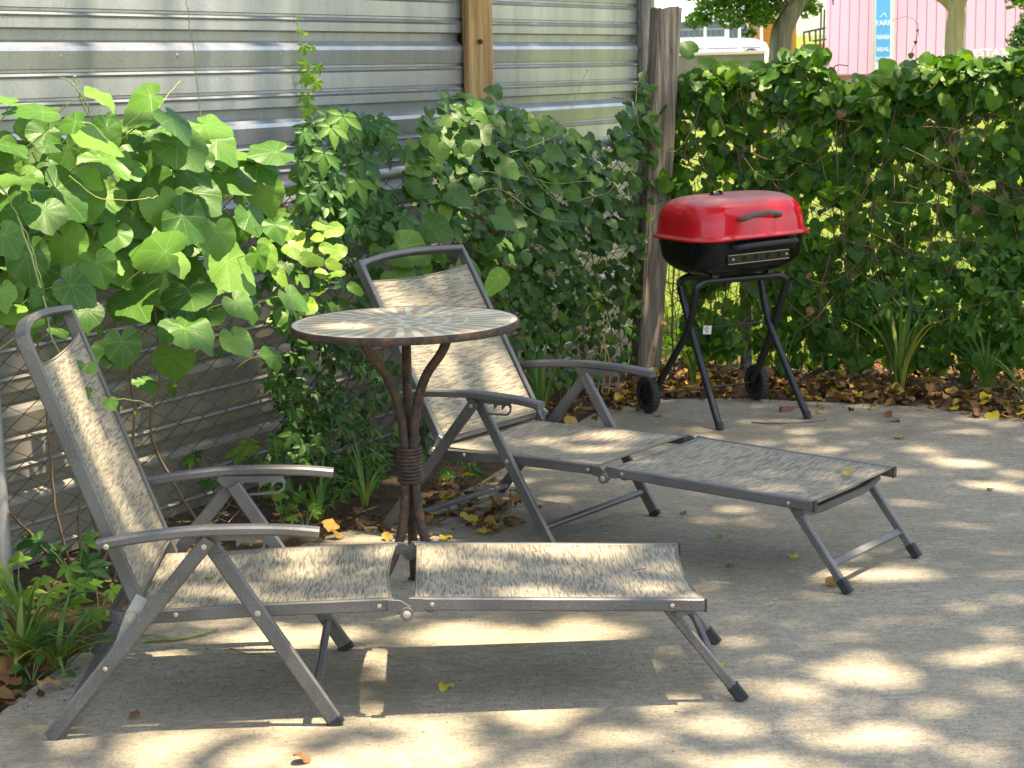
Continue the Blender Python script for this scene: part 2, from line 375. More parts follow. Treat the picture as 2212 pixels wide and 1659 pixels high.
# ------------------------------------------------------------------ metal shed behind the left fence
WD = Vector((FD.x, FD.y, -0.016)).normalized(); WN = FN; WA = FA - FN*0.30
shed = thing('metal_shed', 'galvanised ribbed metal shed wall behind the vine-covered fence', 'shed', tuple(WA))
PER = 0.27
def profile(z0, z1):
    # (height, depth) pairs from the top down; deep dark major groove, two small ribs between
    k0 = int(math.floor((1.575 - z1)/PER)) - 1; pts = []
    for k in range(k0, k0 + 14):
        zc = 1.575 - PER*k
        pts += [(zc+0.034, 0.0), (zc+0.028, -0.024), (zc-0.002, -0.026), (zc-0.022, 0.004), (zc-0.036, 0.008)]
        for q in (0.098, 0.184):
            pts += [(zc-q+0.008, 0.0), (zc-q+0.006, -0.009), (zc-q-0.002, -0.009), (zc-q-0.013, 0.005), (zc-q-0.021, 0.001)]
    return [(z, d) for z, d in pts if z0 < z < z1]
pr = profile(-0.06, 2.6)
def sheet(s0, s1, off, seed):
    mb = MB(); segs = max(2, int((s1-s0)/0.25)); vs = []; fs = []
    for i in range(segs+1):
        s = s0 + (s1-s0)*i/segs
        for z, dp in pr:
            wob = 0.004*noise.noise(Vector((s*1.3+seed, z*2.0, 0)))
            p = WD*s + FN*(dp + off + wob) + Vector((0, 0, z)); vs.append(p)
    m = len(pr)
    for i in range(segs):
        for j in range(m-1): fs.append((i*m+j, i*m+j+1, (i+1)*m+j+1, (i+1)*m+j))
    return mb.add(vs, fs, False)
for s0, s1, off, sd in ((-1.6, 3.235, 0.0, 0), (3.30, 5.0, 0.0, 9)):
    sheet(s0, s1, off, sd).build('wall_sheet', M['galv'], shed)
back = MB(); box(back, WD*1.7 - FN*1.6 + Vector((0, 0, 1.3)), 0.1, 0.1, 0.1)
q = [WD*-1.6 - FN*0.06, WD*4.98 - FN*0.06, WD*4.98 - FN*3.0, WD*-1.6 - FN*3.0]
bm_ = MB(); bm_.add([(p.x, p.y, -0.05) for p in q] + [(p.x, p.y, 2.62) for p in q], [(1, 2, 6, 5), (2, 3, 7, 6), (3, 0, 4, 7), (4, 5, 6, 7)])
bm_.build('shed_body', M['galv'], shed)
def plank(mb, base, top, w, d, rz, seed, n=26, rough=0.004, ragged=0.0, rr=0.22):
    """squared post with worn, fissured faces"""
    base, top = Vector(base), Vector(top); m = 28; vs = []; fs = []
    for i in range(n+1):
        t = i/n; c = base.lerp(top, t)
        for k in range(m):
            a = 2*math.pi*k/m; ca, sa = math.cos(a), math.sin(a)
            e = 0.34; x = math.copysign(abs(ca)**e, ca)*w/2; y = math.copysign(abs(sa)**e, sa)*d/2
            f = 1 - rough*12*max(0, noise.noise(Vector((k*2.3+seed, t*1.6, 0)))-0.12) + rough*2*noise.noise(Vector((ca*2+seed, sa*2, t*9)))
            v = Vector((x*f, y*f, 0)); v.rotate(Matrix.Rotation(rz, 3, 'Z')); v += c
            if i == n: v.z += ragged*noise.noise(Vector((k*1.7+seed, 3, 0)))
            vs.append(v)
    for i in range(n):
        for k in range(m): fs.append((i*m+k, i*m+(k+1) % m, (i+1)*m+(k+1) % m, (i+1)*m+k))
    fs.append(tuple(range(n*m, n*m+m))); mb.add(vs, fs, False); return mb
wr = math.atan2(FD.y, FD.x)
pw = plank(MB(), WD*3.28 + FN*0.045 + Vector((0, 0, -0.05)), WD*3.28 + FN*0.045 + Vector((0, 0, 2.6)), 0.125, 0.10, wr-0.95, 3, rough=0.003)
o = pw.build('wood_post', M['pinewood'], shed); o['label'] = 'orange treated pine post between the metal sheets'
kp = at_plane(1020, 62, WA + FN*0.115, FN) - Vector(WA)
kn = MB(); disc(kn, WD*3.28 + FN*0.045 + Vector((0.012, -0.056, kp.z)), (0.15, -1, 0), 0.011, 0.010, 9, 0.002); kn.build('knot', simple('knot_dark', (0.035, 0.022, 0.014), .9), shed)
cp = plank(MB(), WD*5.03 + FN*0.03 + Vector((0, 0, -0.05)), WD*5.03 + FN*0.03 + Vector((0, 0, 2.6)), 0.07, 0.085, wr-0.9, 8)
o = cp.build('corner_board', M['greywood'], shed)
cp = plank(MB(), WD*5.10 - FN*0.015 + Vector((0, 0, -0.05)), WD*5.10 - FN*0.015 + Vector((0, 0, 2.6)), 0.09, 0.07, wr-0.7, 18)
cp.build('corner_board', M['greywood'], shed)
sc = MB()
for k in range(-3, 6):
    for s in (0.2, 0.72, 1.3, 1.9, 2.5, 3.1, 3.7, 4.3, 4.75):
        z = 1.575 - PER*k - 0.05
        if 0.2 < z < 1.9:
            m_ = MB(); disc(m_, WD*s + FN*0.001 + Vector((0, 0, z)), FN, 0.006, 0.004, 6, 0.002)
            m_.build('screw', M['pipe'], shed)

# ------------------------------------------------------------------ chain link fences
def chainlink(mb, a, d, nrm, length, z0, z1, cell=0.062, r=0.0024):
    n = int(length/(cell/2*2)) ; h = cell/2
    sec = [(r, 0), (0, r), (-r, 0), (0, -r)]
    for i in range(n*1):
        x = i*cell; m = int((z1-z0)/h); pts = []
        for j in range(m+1):
            side = 1 if (i+j) % 2 else -1
            jit = 0.004*noise.noise(Vector((i*0.35, j*0.3, a.x)))
            pts.append(a + d*(x + side*h*0.98*1.0 + jit) + nrm*(0.0035*side + 0.02*noise.noise(Vector((x*0.8, j*0.05, 2)))) + Vector((0, 0, z0 + j*h)))
        vs = []; fs = []
        for p in pts:
            for q_ in sec: vs.append(p + d*q_[0] + nrm*q_[1])
        for j in range(m):
            for k in range(4): fs.append((j*4+k, j*4+(k+1) % 4, j*4+4+(k+1) % 4, j*4+4+k))
        mb.add(vs, fs, True)
    return mb
def ppipe(pts, r, n=12): return sweep(MB(), pts, circ(r, n), (0.3, 0.9, 0.2), True)
fence = thing('chain_link_fence', 'rusty chain link fence in front of the metal shed', 'fence', tuple(FA))
L1 = (FB-FA).length
S0 = -0.9
o = chainlink(MB(), FD*S0, FD, FN, L1 - S0, 0.0, 1.06).build('wire_mesh', M['wire'], fence); o['kind'] = 'stuff'
rp = [FD*s + FN*0.0 + Vector((0, 0, 1.06 + 0.006*math.sin(s*2))) for s in (S0, 0, 0.9, 1.8, 2.7, 3.5, L1-0.06)]
ppipe(rp, 0.021).build('top_rail', M['pipe'], fence)
sl_ = MB(); sweep(sl_, [FD*1.72 + Vector((0, 0, 1.06)), FD*1.80 + Vector((0, 0, 1.06))], circ(0.026, 12), (0.3, 0.9, 0.2), True); sl_.build('rail_sleeve', M['pipe'], fence)
for s in (0.0, 2.35):
    ppipe([FD*s + Vector((0, 0, -0.05)), FD*s + Vector((0, 0, 1.05))], 0.024).build('post', M['pipe'], fence)
fence2 = thing('chain_link_fence', 'sagging chain link fence behind the grill, buried in ivy', 'fence', tuple(FB))
o = chainlink(MB(), GD*0.08, GD, GN, 3.2, 0.0, 1.16).build('wire_mesh', M['wire'], fence2); o['kind'] = 'stuff'
ppipe([GD*s + Vector((0, 0, 1.15)) for s in (0.05, 1, 2, 3.3)], 0.006, 6).build('top_wire', M['wire'], fence2)
plank(MB(), GD*0.50 - GN*0.03 + Vector((0, 0, -0.05)), GD*0.50 - GN*0.03 + Vector((0, 0, 1.1)), 0.045, 0.04, 0.3, 5).build('post', M['greywood'], fence2)
plank(MB(), GD*2.2 - GN*0.03 + Vector((0, 0, -0.05)), GD*2.2 - GN*0.03 + Vector((0, 0, 1.15)), 0.045, 0.04, 0.3, 6).build('post', M['greywood'], fence2)
# weathered corner post, leaning
PY = FB + Vector((0, -0.17, 0)); pb = at_plane(1392, 800, PY, Vector((0, -1, 0))); pt = at_plane(1440, 18, PY, Vector((0, -1, 0)))
pb.z = -0.05
o = plank(MB(), (0, 0, 0), (pt.x-pb.x, 0.02, pt.z+0.05), 0.122, 0.11, 0.35, 31, n=44, rough=0.012, ragged=0.02).build('fence_post', M['oldwood'], None, (pb.x, PY.y, -0.05))
tag(o, 'tall weathered grey-brown wooden corner post behind the grill', 'post')
# ================================================================== loungers
def lounger(label, x, y, rz, bt):
    T = thing('lounge_chair', label, 'lounge chair', (x, y, 0), rz, 'folding lounge chairs on the patio')
    FR, SL = M['frame'], M['sling']
    Y = (0, 1, 0)
    piv = Vector((-0.450, 0, 0.275)); top = Vector((bt[0], 0, bt[1])); bd = (top-piv).normalized()
    ang = math.atan2(bd.z, bd.x)
    # seat frame with rounded rear
    p = fillet([(0.118, -0.25, 0.270), (-0.20, -0.25, 0.268), (-0.525, -0.25, 0.258), (-0.525, 0.25, 0.258), (-0.20, 0.25, 0.268), (0.118, 0.25, 0.270)], 0.055, 5)
    sweep(MB(), p, rect(0.016, 0.030), (0, 0, 1)).build('seat_frame', FR, T)
    lf = MB()
    for s in (-1, 1): sweep(lf, [(0.160, s*0.25, 0.270), (0.826, s*0.25, 0.243)], rect(0.030, 0.018), Y)
    sweep(lf, fillet([(0.775, -0.241, 0.225), (0.775, -0.16, 0.206), (0.775, 0.16, 0.206), (0.775, 0.241, 0.225)], 0.05, 3), rect(0.028, 0.022), (0, 0, 1))
    sweep(lf, [(0.20, -0.241, 0.252), (0.20, 0.241, 0.252)], rect(0.02, 0.014), (0, 0, 1))
    lf.build('leg_rest_frame', FR, T)
    for s in (-1, 1):
        e = MB(); box(e, (0.829, s*0.25, 0.243), 0.006, 0.0185, 0.031); e.build('end_cap', M['rust'], T)
    # hinges
    for s in (-1, 1):
        h = MB()
        sweep(h, [(0.105, s*0.263, 0.270), (0.128, s*0.263, 0.268), (0.148, s*0.263, 0.254)], rect(0.030, 0.006), Y)
        sweep(h, [(0.185, s*0.259, 0.268), (0.160, s*0.259, 0.270), (0.148, s*0.259, 0.254)], rect(0.032, 0.006), Y)
        disc(h, (0.147, s*0.268 - 0.006, 0.251), (0, 1, 0), 0.0155, 0.012, 16)
        ho = h.build('hinge', FR, T)
        b = MB(); disc(b, (0.147, s*0.2685, 0.251), (0, s, 0), 0.009, 0.006, 12, 0.002); b.build('bolt', M['bolt'], ho)
        for bx in (0.085, 0.205):
            b = MB(); disc(b, (bx, s*0.2575, 0.2685), (0, s, 0), 0.0052, 0.002, 10, 0.0015); b.build('bolt', M['bolt'], T)
    # slings: gently sagging sheets wrapped over the rails
    def sling(a, b, y0, sag, nrm, roll_end=True, name='seat_sling', cup=0.0):
        mb = MB(); nu, nv = 14, 26; vs = []; fs = []; uv = []
        a, b = Vector(a), Vector(b); L = (b-a).length
        for j in range(nv+1):
            t = j/nv
            for i in range(nu+1):
                u = -1 + 2*i/nu
                c = a.lerp(b, t); k = (1-u*u)
                edge_pull = 0.010*(1-abs(2*t-1))*0
                sg = sag*k*(0.35+0.65*math.sin(math.pi*min(1, max(0, t)))) + cup*k*(t**3)
                pull = (0.012*k*(1 if t > 0.98 else 0))
                vs.append(c + Vector((0, u*y0, 0)) - Vector(nrm)*sg - (b-a).normalized()*pull)
                uv.append((u*y0+0.5, t*L))
        for j in range(nv):
            for i in range(nu):
                q = j*(nu+1)+i; fs.append((q, q+1, q+nu+2, q+nu+1))
        mb.add(vs, fs, True, uv); o_ = mb.build(name, SL, T)
        md = o_.modifiers.new('thickness', 'SOLIDIFY'); md.thickness = 0.0022; md.offset = 0
        for end in (0, nv):
            sweep(MB(), [vs[end*(nu+1)+i] for i in range(nu+1)], circ(0.0028, 6), (0.2, 0, 1), True).build('hem', SL, o_)
        return o_
    sling((-0.475, 0, 0.280), (0.112, 0, 0.282), 0.243, 0.012, (0, 0, 1))
    sling((0.168, 0, 0.282), (0.822, 0, 0.256), 0.243, 0.009, (0, 0, 1), name='leg_rest_sling', cup=0.007)
    bn = Vector((-bd.z, 0, bd.x)) * -1     # faces the sitter
    sling(piv + bd*0.035 + bn*0.008, piv + bd*((top-piv).length-0.062) + bn*0.008, 0.246, 0.016, tuple(bn), name='back_sling')
    # back frame: two rails and a bowed head bar
    Lb = (top-piv).length
    hb = [piv + bd*Lb + Vector((0, u*0.262, 0)) + bd*0.028*(1-u*u) - bn*0.030*(1-u*u) for u in (-1, -0.8, -0.5, -0.2, 0.2, 0.5, 0.8, 1)]
    side = lambda s: [piv + Vector((0, s*0.262, 0)), piv + bd*Lb*0.5 + Vector((0, s*0.262, 0)), piv + bd*(Lb-0.03) + Vector((0, s*0.262, 0))]
    bf = MB(); sweep(bf, side(-1) + hb + side(1)[::-1], rect(0.018, 0.032), tuple(bn))
    bf.build('back_frame', FR, T)
    lb = MB(); sweep(lb, [piv + bd*0.03 + Vector((0, -0.252, 0)) - bn*0.008, piv + bd*0.03 + Vector((0, 0.252, 0)) - bn*0.008], rect(0.018, 0.018), (0, 0, 1)); lb.build('back_crossbar', FR, T)
    # arms
    za = piv.lerp(top, (0.452-piv.z)/(top.z-piv.z)); ax0 = za.x - 0.018
    for s in (-1, 1):
        ya = s*0.312
        pts = [(ax0, ya, 0.448), (ax0+0.09, ya, 0.461), (-0.33, ya, 0.4705), (-0.24, ya, 0.4715), (-0.15, ya, 0.469), (-0.09, ya, 0.4645), (-0.040, ya, 0.458)]
        a = MB(); sweep(a, smoothpath(pts, 4), [(0.011, -0.013), (0.011, 0.013), (0.006, 0.018), (-0.006, 0.018), (-0.011, 0.013), (-0.011, -0.013), (-0.006, -0.018), (0.006, -0.018)], Y)
        arm = a.build('armrest', FR, T)
        b = MB(); disc(b, (ax0+0.022, s*0.3305, 0.447), (0, s, 0), 0.0065, 0.002, 12, 0.002); b.build('bolt', M['bolt'], arm)
        # toothed recline bracket under the arm
        br = MB(); yb = s*0.297
        teeth = [(-0.330, 0.462), (-0.165, 0.458), (-0.160, 0.442), (-0.163, 0.424), (-0.176, 0.413), (-0.270, 0.409), (-0.270, 0.415), (-0.180, 0.4185), (-0.168, 0.427), (-0.166, 0.438), (-0.172, 0.444), (-0.182, 0.442),
                 (-0.196, 0.428), (-0.196, 0.443), (-0.210, 0.442), (-0.226, 0.428), (-0.226, 0.444), (-0.262, 0.444), (-0.272, 0.430), (-0.300, 0.430), (-0.318, 0.436), (-0.330, 0.450)]
        m = len(teeth)
        bmx = bmesh.new(); vv = [bmx.verts.new((px, yb-0.002, pz)) for px, pz in teeth]; fc = bmx.faces.new(vv)
        ex = bmesh.ops.extrude_face_region(bmx, geom=[fc]); bmesh.ops.translate(bmx, vec=(0, 0.004, 0), verts=[q_ for q_ in ex['geom'] if isinstance(q_, bmesh.types.BMVert)])
        bmesh.ops.recalc_face_normals(bmx, faces=bmx.faces[:]); bmesh.ops.triangulate(bmx, faces=bmx.faces[:])
        me = bpy.data.meshes.new('recline_bracket'); bmx.to_mesh(me); bmx.free(); me.materials.append(FR); obj('recline_bracket', me, T)
        # crossed legs
        rl = MB(); sweep(rl, [(-0.284, s*0.311, 0.452), (-0.665, s*0.311, 0.004)], rect(0.034, 0.015, 0.004), Y); ro = rl.build('rear_leg', FR, T)
        fl = MB(); sweep(fl, [(-0.290, s*0.284, 0.440), (-0.022, s*0.284, 0.006)], rect(0.036, 0.017, 0.004), Y); fo = fl.build('front_leg', FR, T)
        b = MB(); disc(b, (-0.296, s*0.3185, 0.436), (0, s, 0), 0.0065, 0.002, 12, 0.002); b.build('bolt', M['bolt'], ro)
        b = MB(); disc(b, (-0.530, s*0.3185, 0.163), (0, s, 0), 0.0055, 0.002, 12, 0.002); b.build('bolt', M['bolt'], ro)
        b = MB(); disc(b, (-0.187, s*0.2925, 0.272), (0, s, 0), 0.007, 0.002, 12, 0.002); b.build('bolt', M['bolt'], fo)
        f_ = MB(); sweep(f_, [(-0.028, s*0.284, 0.015), (-0.0195, s*0.284, 0.001)], rect(0.039, 0.020, 0.004), Y); f_.build('rubber_foot', M['rubber'], fo)
        # link from back pivot to rear leg
        lk = MB(); sweep(lk, [(-0.445, s*0.277, 0.315), (-0.470, s*0.277, 0.275), (-0.515, s*0.277, 0.185)], rect(0.030, 0.005), Y, scales=[1.0, 1.0, 0.45])
        lo = lk.build('link_plate', M['pipe'], T)
        b = MB(); disc(b, (-0.472, s*0.2795, 0.272), (0, s, 0), 0.0125, 0.016, 14); disc(b, (-0.472, s*0.2955, 0.272), (0, s, 0), 0.007, 0.003, 10); b.build('bolt', M['bolt'], lo)
        b = MB(); disc(b, (-0.375, s*0.2585, 0.2655), (0, s, 0), 0.0055, 0.002, 10, 0.0015); b.build('bolt', M['bolt'], T)
        # foot legs
        g_ = MB(); sweep(g_, [(0.738, s*0.222, 0.240), (0.912, s*0.222, 0.012)], rect(0.024, 0.018, 0.004), Y); go = g_.build('foot_leg', FR, T)
        g_ = MB(); sweep(g_, [(0.893, s*0.222, 0.038), (0.9195, s*0.222, 0.003)], rect(0.029, 0.023, 0.005), Y); g_.build('rubber_foot', M['rubber'], go)
        b = MB(); disc(b, (0.752, s*0.2595, 0.246), (0, s, 0), 0.0052, 0.002, 10, 0.0015); b.build('bolt', M['bolt'], T)
    cb = MB(); sweep(cb, [(-0.636, -0.303, 0.030), (-0.636, 0.303, 0.030)], rect(0.026, 0.014), (0, 0, 1)); cb.build('rear_crossbar', FR, T)
    cb = MB(); sweep(cb, [(-0.068, -0.275, 0.075), (-0.068, 0.275, 0.075)], rect(0.018, 0.018), (0.5, 0, 1)); cb.build('front_crossbar', FR, T)
    cb = MB(); sweep(cb, [(0.862, -0.213, 0.075), (0.862, 0.213, 0.075)], rect(0.022, 0.012), (0.8, 0, 1)); cb.build('foot_crossbar', FR, T)
    return T
lounger('beige woven sling lounge chair below the large grape leaves, twig on its seat', -0.4079, 4.6388, 0.034, (-0.6725, 0.900))
lounger('beige woven sling lounge chair behind the mosaic table, yellow leaf on its leg rest', 0.3015, 6.0332, -0.6328, (-0.767, 0.837))

# ================================================================== mosaic bistro table
TX, TY, TZ, TR = -0.288, 5.400, 0.778, 0.3113
tb = thing('bistro_table', 'round mosaic-top table on rusty bent-tube legs', 'table', (TX, TY, 0), 0.0)
def m_tile(name, c0, c1):
    t = NT(name); rv = t.n('ShaderNodeObjectInfo').outputs['Random']; co = t.coord()
    c = t.ramp(rv, [(0.0, c0), (0.5, c1), (0.8, (0.34, 0.31, 0.215)), (1.0, (0.44, 0.35, 0.24))]); f = t.noise(co, 40.0, 5, 0.6)
    c = t.mix(0.6, c, t.ramp(f, [(0.25, 0.62), (0.7, 1.15)]), 'MULTIPLY')
    return t.done(t.pbr(c, 0.68, 0, t.bump(f, 0.12, 0.001), 0.2))
MT = m_tile('terracotta_tile', (0.46, 0.31, 0.195), (0.38, 0.27, 0.175)); MG = simple('cream_grout', (0.49, 0.455, 0.335), 0.72, 0, 0.14, 30, 0.1, 0.2)
d = MB(); disc(d, (0, 0, TZ-0.012), (0, 0, 1), TR-0.004, 0.011, 72); d.build('top_slab', MG, tb)
rim = MB(); n = 72
vs = []; prof = [(TR-0.005, TZ-0.020), (TR, TZ-0.021), (TR+0.0015, TZ-0.018), (TR+0.0015, TZ-0.003), (TR, TZ), (TR-0.004, TZ), (TR-0.0045, TZ-0.002)]
for i in range(n):
    a = 2*math.pi*i/n
    for r_, z_ in prof: vs.append((r_*math.cos(a), r_*math.sin(a), z_))
m = len(prof); rim.add(vs, [(i*m+k, ((i+1) % n)*m+k, ((i+1) % n)*m+(k+1) % m, i*m+(k+1) % m) for i in range(n) for k in range(m)], True)
rim.build('rim', M['rust'], tb)
def tile(r0, r1, a0, a1, w0=None):
    mb = MB(); k = 3; vs = []; z = TZ-0.001+0.0008; z0 = TZ-0.004
    for zz, ins in ((z0, 0.0), (z, 0.0012)):
        for i in range(k+1):
            a = a0 + (a1-a0)*i/k; s_ = ins/r0*(1 if i == 0 else -1 if i == k else 0); vs.append(((r0+ins)*math.cos(a+s_), (r0+ins)*math.sin(a+s_), zz))
        for i in range(k, -1, -1):
            a = a0 + (a1-a0)*i/k; s_ = ins/r1*(1 if i == 0 else -1 if i == k else 0); vs.append(((r1-ins)*math.cos(a+s_), (r1-ins)*math.sin(a+s_), zz))
    q = 2*(k+1); mb.add(vs, [tuple(range(q, 2*q))] + [(i, (i+1) % q, q+(i+1) % q, q+i) for i in range(q)])
    return mb.build('tile', MT, tb)
def ring(r0, r1, cnt, fill, ph=0.0):
    for i in range(cnt):
        a = 2*math.pi*(i+ph)/cnt; h_ = math.pi/cnt*fill*(1+rnd.uniform(-.07, .07)); tile(r0+rnd.uniform(-.001, .001), r1+rnd.uniform(-.002, .001), a-h_, a+h_)
ring(0.174, 0.293, 34, 0.58); ring(0.128, 0.168, 16, 0.72, 0.4); ring(0.074, 0.116, 10, 0.70, 0.2); ring(0.020, 0.062, 5, 0.70, 0.1)
def tleg(a, rt, rf):
    e = Vector((math.cos(a), math.sin(a), 0)); q = [e*rt + Vector((0, 0, TZ-0.014)), e*(rt*0.80) + Vector((0, 0, 0.70)), e*0.062 + Vector((0, 0, 0.63)), e*0.030 + Vector((0, 0, 0.545)), e*0.0155 + Vector((0, 0, 0.45)),
        e*0.0155 + Vector((0, 0, 0.33)), e*0.028 + Vector((0, 0, 0.22)), e*0.055 + Vector((0, 0, 0.14)), e*(rf*0.62) + Vector((0, 0, 0.055)), e*rf + Vector((0, 0, 0.006))]
    l = MB(); sweep(l, smoothpath(q, 5), circ(0.0132, 12), (-e.y, e.x, 0.01), True); o_ = l.build('leg', M['rust'], tb)
    f = MB(); disc(f, e*rf + Vector((0, 0, 0)), (0, 0, 1), 0.02, 0.005, 14); f.build('foot', M['rust'], o_)
for a in (92, 216, 331): tleg(R(a), 0.145, 0.185)
band = MB()
for k in range(10):
    z = 0.334 + 0.0100*k; sweep(band, [(0.0315*math.cos(t_)*(1+0.02*math.sin(k)), 0.0315*math.sin(t_), z) for t_ in [2*math.pi*i/20 for i in range(20)]], circ(0.0054, 6), (0, 0, 1), True, closed=True)
band.build('wrapped_band', M['rust'], tb)
tc = MB(); vs = []
# ================================================================== grill
GX, GY, GR = 0.889, 7.965, R(25.5)
gr = thing('charcoal_grill', 'red and black portable charcoal grill on crossed black tube legs', 'grill', (GX, GY, 0), GR)
def rrect(a, b, r, n=7):
    pts = []
    for cx, cy, s in ((a-r, -b+r, -90), (a-r, b-r, 0), (-a+r, b-r, 90), (-a+r, -b+r, 180)):
        for i in range(n+1):
            t_ = R(s + 90*i/n); pts.append((cx + r*math.cos(t_), cy + r*math.sin(t_)))
    return pts
GA, GB = 0.267, 0.207
def shell(levels, cap):
    mb = MB(); vs = []; m = None; fs = []
    for z, ins, r in levels:
        p_ = rrect(GA-ins, GB-ins, max(0.02, r)); m = len(p_); vs += [(x, y, z) for x, y in p_]
    L_ = len(levels)
    for i in range(L_-1):
        for k in range(m): fs.append((i*m+k, i*m+(k+1) % m, (i+1)*m+(k+1) % m, (i+1)*m+k))
    mb.add(vs, fs, True)
    mb.f.append(tuple(range((L_-1)*m, L_*m))); mb.sm.append(True)
    return mb
RZ = 0.742
lid = [(RZ-0.004, -0.016, 0.125), (RZ+0.000, -0.019, 0.128), (RZ+0.005, -0.016, 0.125), (RZ+0.009, -0.003, 0.115), (RZ+0.016, 0.0, 0.112)]
for i in range(1, 13):
    t_ = i/12; a = t_*math.pi/2; lid.append((RZ+0.042 + 0.110*math.sin(a)**.82, 0.003 + 0.095*(1-math.cos(a)**.82), 0.116))
lid += [(RZ+0.1531, 0.125, 0.075), (RZ+0.1541, 0.17, 0.03)]
lo = shell(lid, True).build('lid', M['red'], gr); 
bowl = [(RZ+0.006, 0.004, 0.11), (RZ-0.03, 0.006, 0.11), (RZ-0.06, 0.010, 0.11)]
for i in range(1, 11):
    a = i/10*math.pi/2; bowl.append((RZ-0.06 - 0.095*math.sin(a), 0.010 + 0.115*(1-math.cos(a)), 0.11))
bowl += [(RZ-0.157, 0.16, 0.04)]
bo = shell(bowl, True)
bo.f = [tuple(reversed(f_)) for f_ in bo.f]; bo = bo.build('bowl', M['black'], gr)
fy = -GB
h = MB(); sweep(h, smoothpath([(-0.084, fy+0.010, RZ+0.074), (-0.082, fy-0.028, RZ+0.078), (-0.05, fy-0.042, RZ+0.090), (0.0, fy-0.046, RZ+0.095), (0.05, fy-0.044, RZ+0.092), (0.082, fy-0.030, RZ+0.082), (0.084, fy+0.010, RZ+0.074)], 4), rect(0.017, 0.020, 0.006), (0, 0.3, 1)); h.build('lid_handle', M['handle'], lo)
h = MB(); sweep(h, smoothpath([(-0.112, fy+0.004, RZ-0.034), (-0.108, fy-0.026, RZ-0.032), (-0.07, fy-0.040, RZ-0.028), (0.02, fy-0.042, RZ-0.026), (0.12, fy-0.038, RZ-0.026), (0.155, fy-0.026, RZ-0.028), (0.158, fy+0.004, RZ-0.032)], 4), rect(0.024, 0.019, 0.005), (0, 0.3, 1)); h.build('bowl_handle', M['rubber'], bo)
v_ = MB(); box(v_, (0.0, fy+0.0075, RZ-0.080), 0.284, 0.006, 0.036); vp = v_.build('vent_plate', M['black'], bo)
v_ = MB()
for zz in (-0.017, 0.017): box(v_, (0.0, fy+0.003, RZ-0.080+zz), 0.280, 0.004, 0.0022)
v_.build('vent_rail', M['pipe'], vp)
for vx in (-0.068, -0.014, 0.040, 0.092):
    v_ = MB(); disc(v_, (vx, fy+0.0046, RZ-0.080), (0, -1, 0), 0.0105, 0.0008, 16); v_.build('vent_hole', simple('vent_dark', (0.002, 0.002, 0.002), 0.9) if vx == -0.068 else bpy.data.materials['vent_dark'], vp)
for vx in (-0.118, 0.128):
    v_ = MB(); disc(v_, (vx, fy+0.004, RZ-0.080), (0, -1, 0), 0.005, 0.003, 10, 0.002); v_.build('bolt', M['bolt'], vp)
# small embossed scrawl on the lid
e_ = MB(); sweep(e_, smoothpath([(-0.068+0.0055*i, fy+0.0030, RZ+0.028+(0.006 if i in (1,) else 0.0025)*(1 if i % 2 else -1)) for i in range(9)], 4), circ(0.0008, 5), (0, 1, 0.1), True)
for q_ in (lo, bo): q_.rotation_euler = (0, R(-1.4), 0); q_.location = (0.018, 0, 0)
sweep(e_, [(-0.066, fy+0.0030, RZ+0.021), (-0.022, fy+0.0030, RZ+0.0225)], circ(0.0007, 5), (0, 1, 0.1), True); e_.build('embossed_mark', M['red'], lo)
c_ = MB(); disc(c_, (-0.05, 0.02, RZ+0.1535), (0, 0, 1), 0.03, 0.004, 16); box(c_, (-0.028, 0.02, RZ+0.162), 0.004, 0.02, 0.010); box(c_, (-0.068, 0.02, RZ+0.162), 0.004, 0.02, 0.010); c_.build('lid_vent', M['blackleg'], lo)
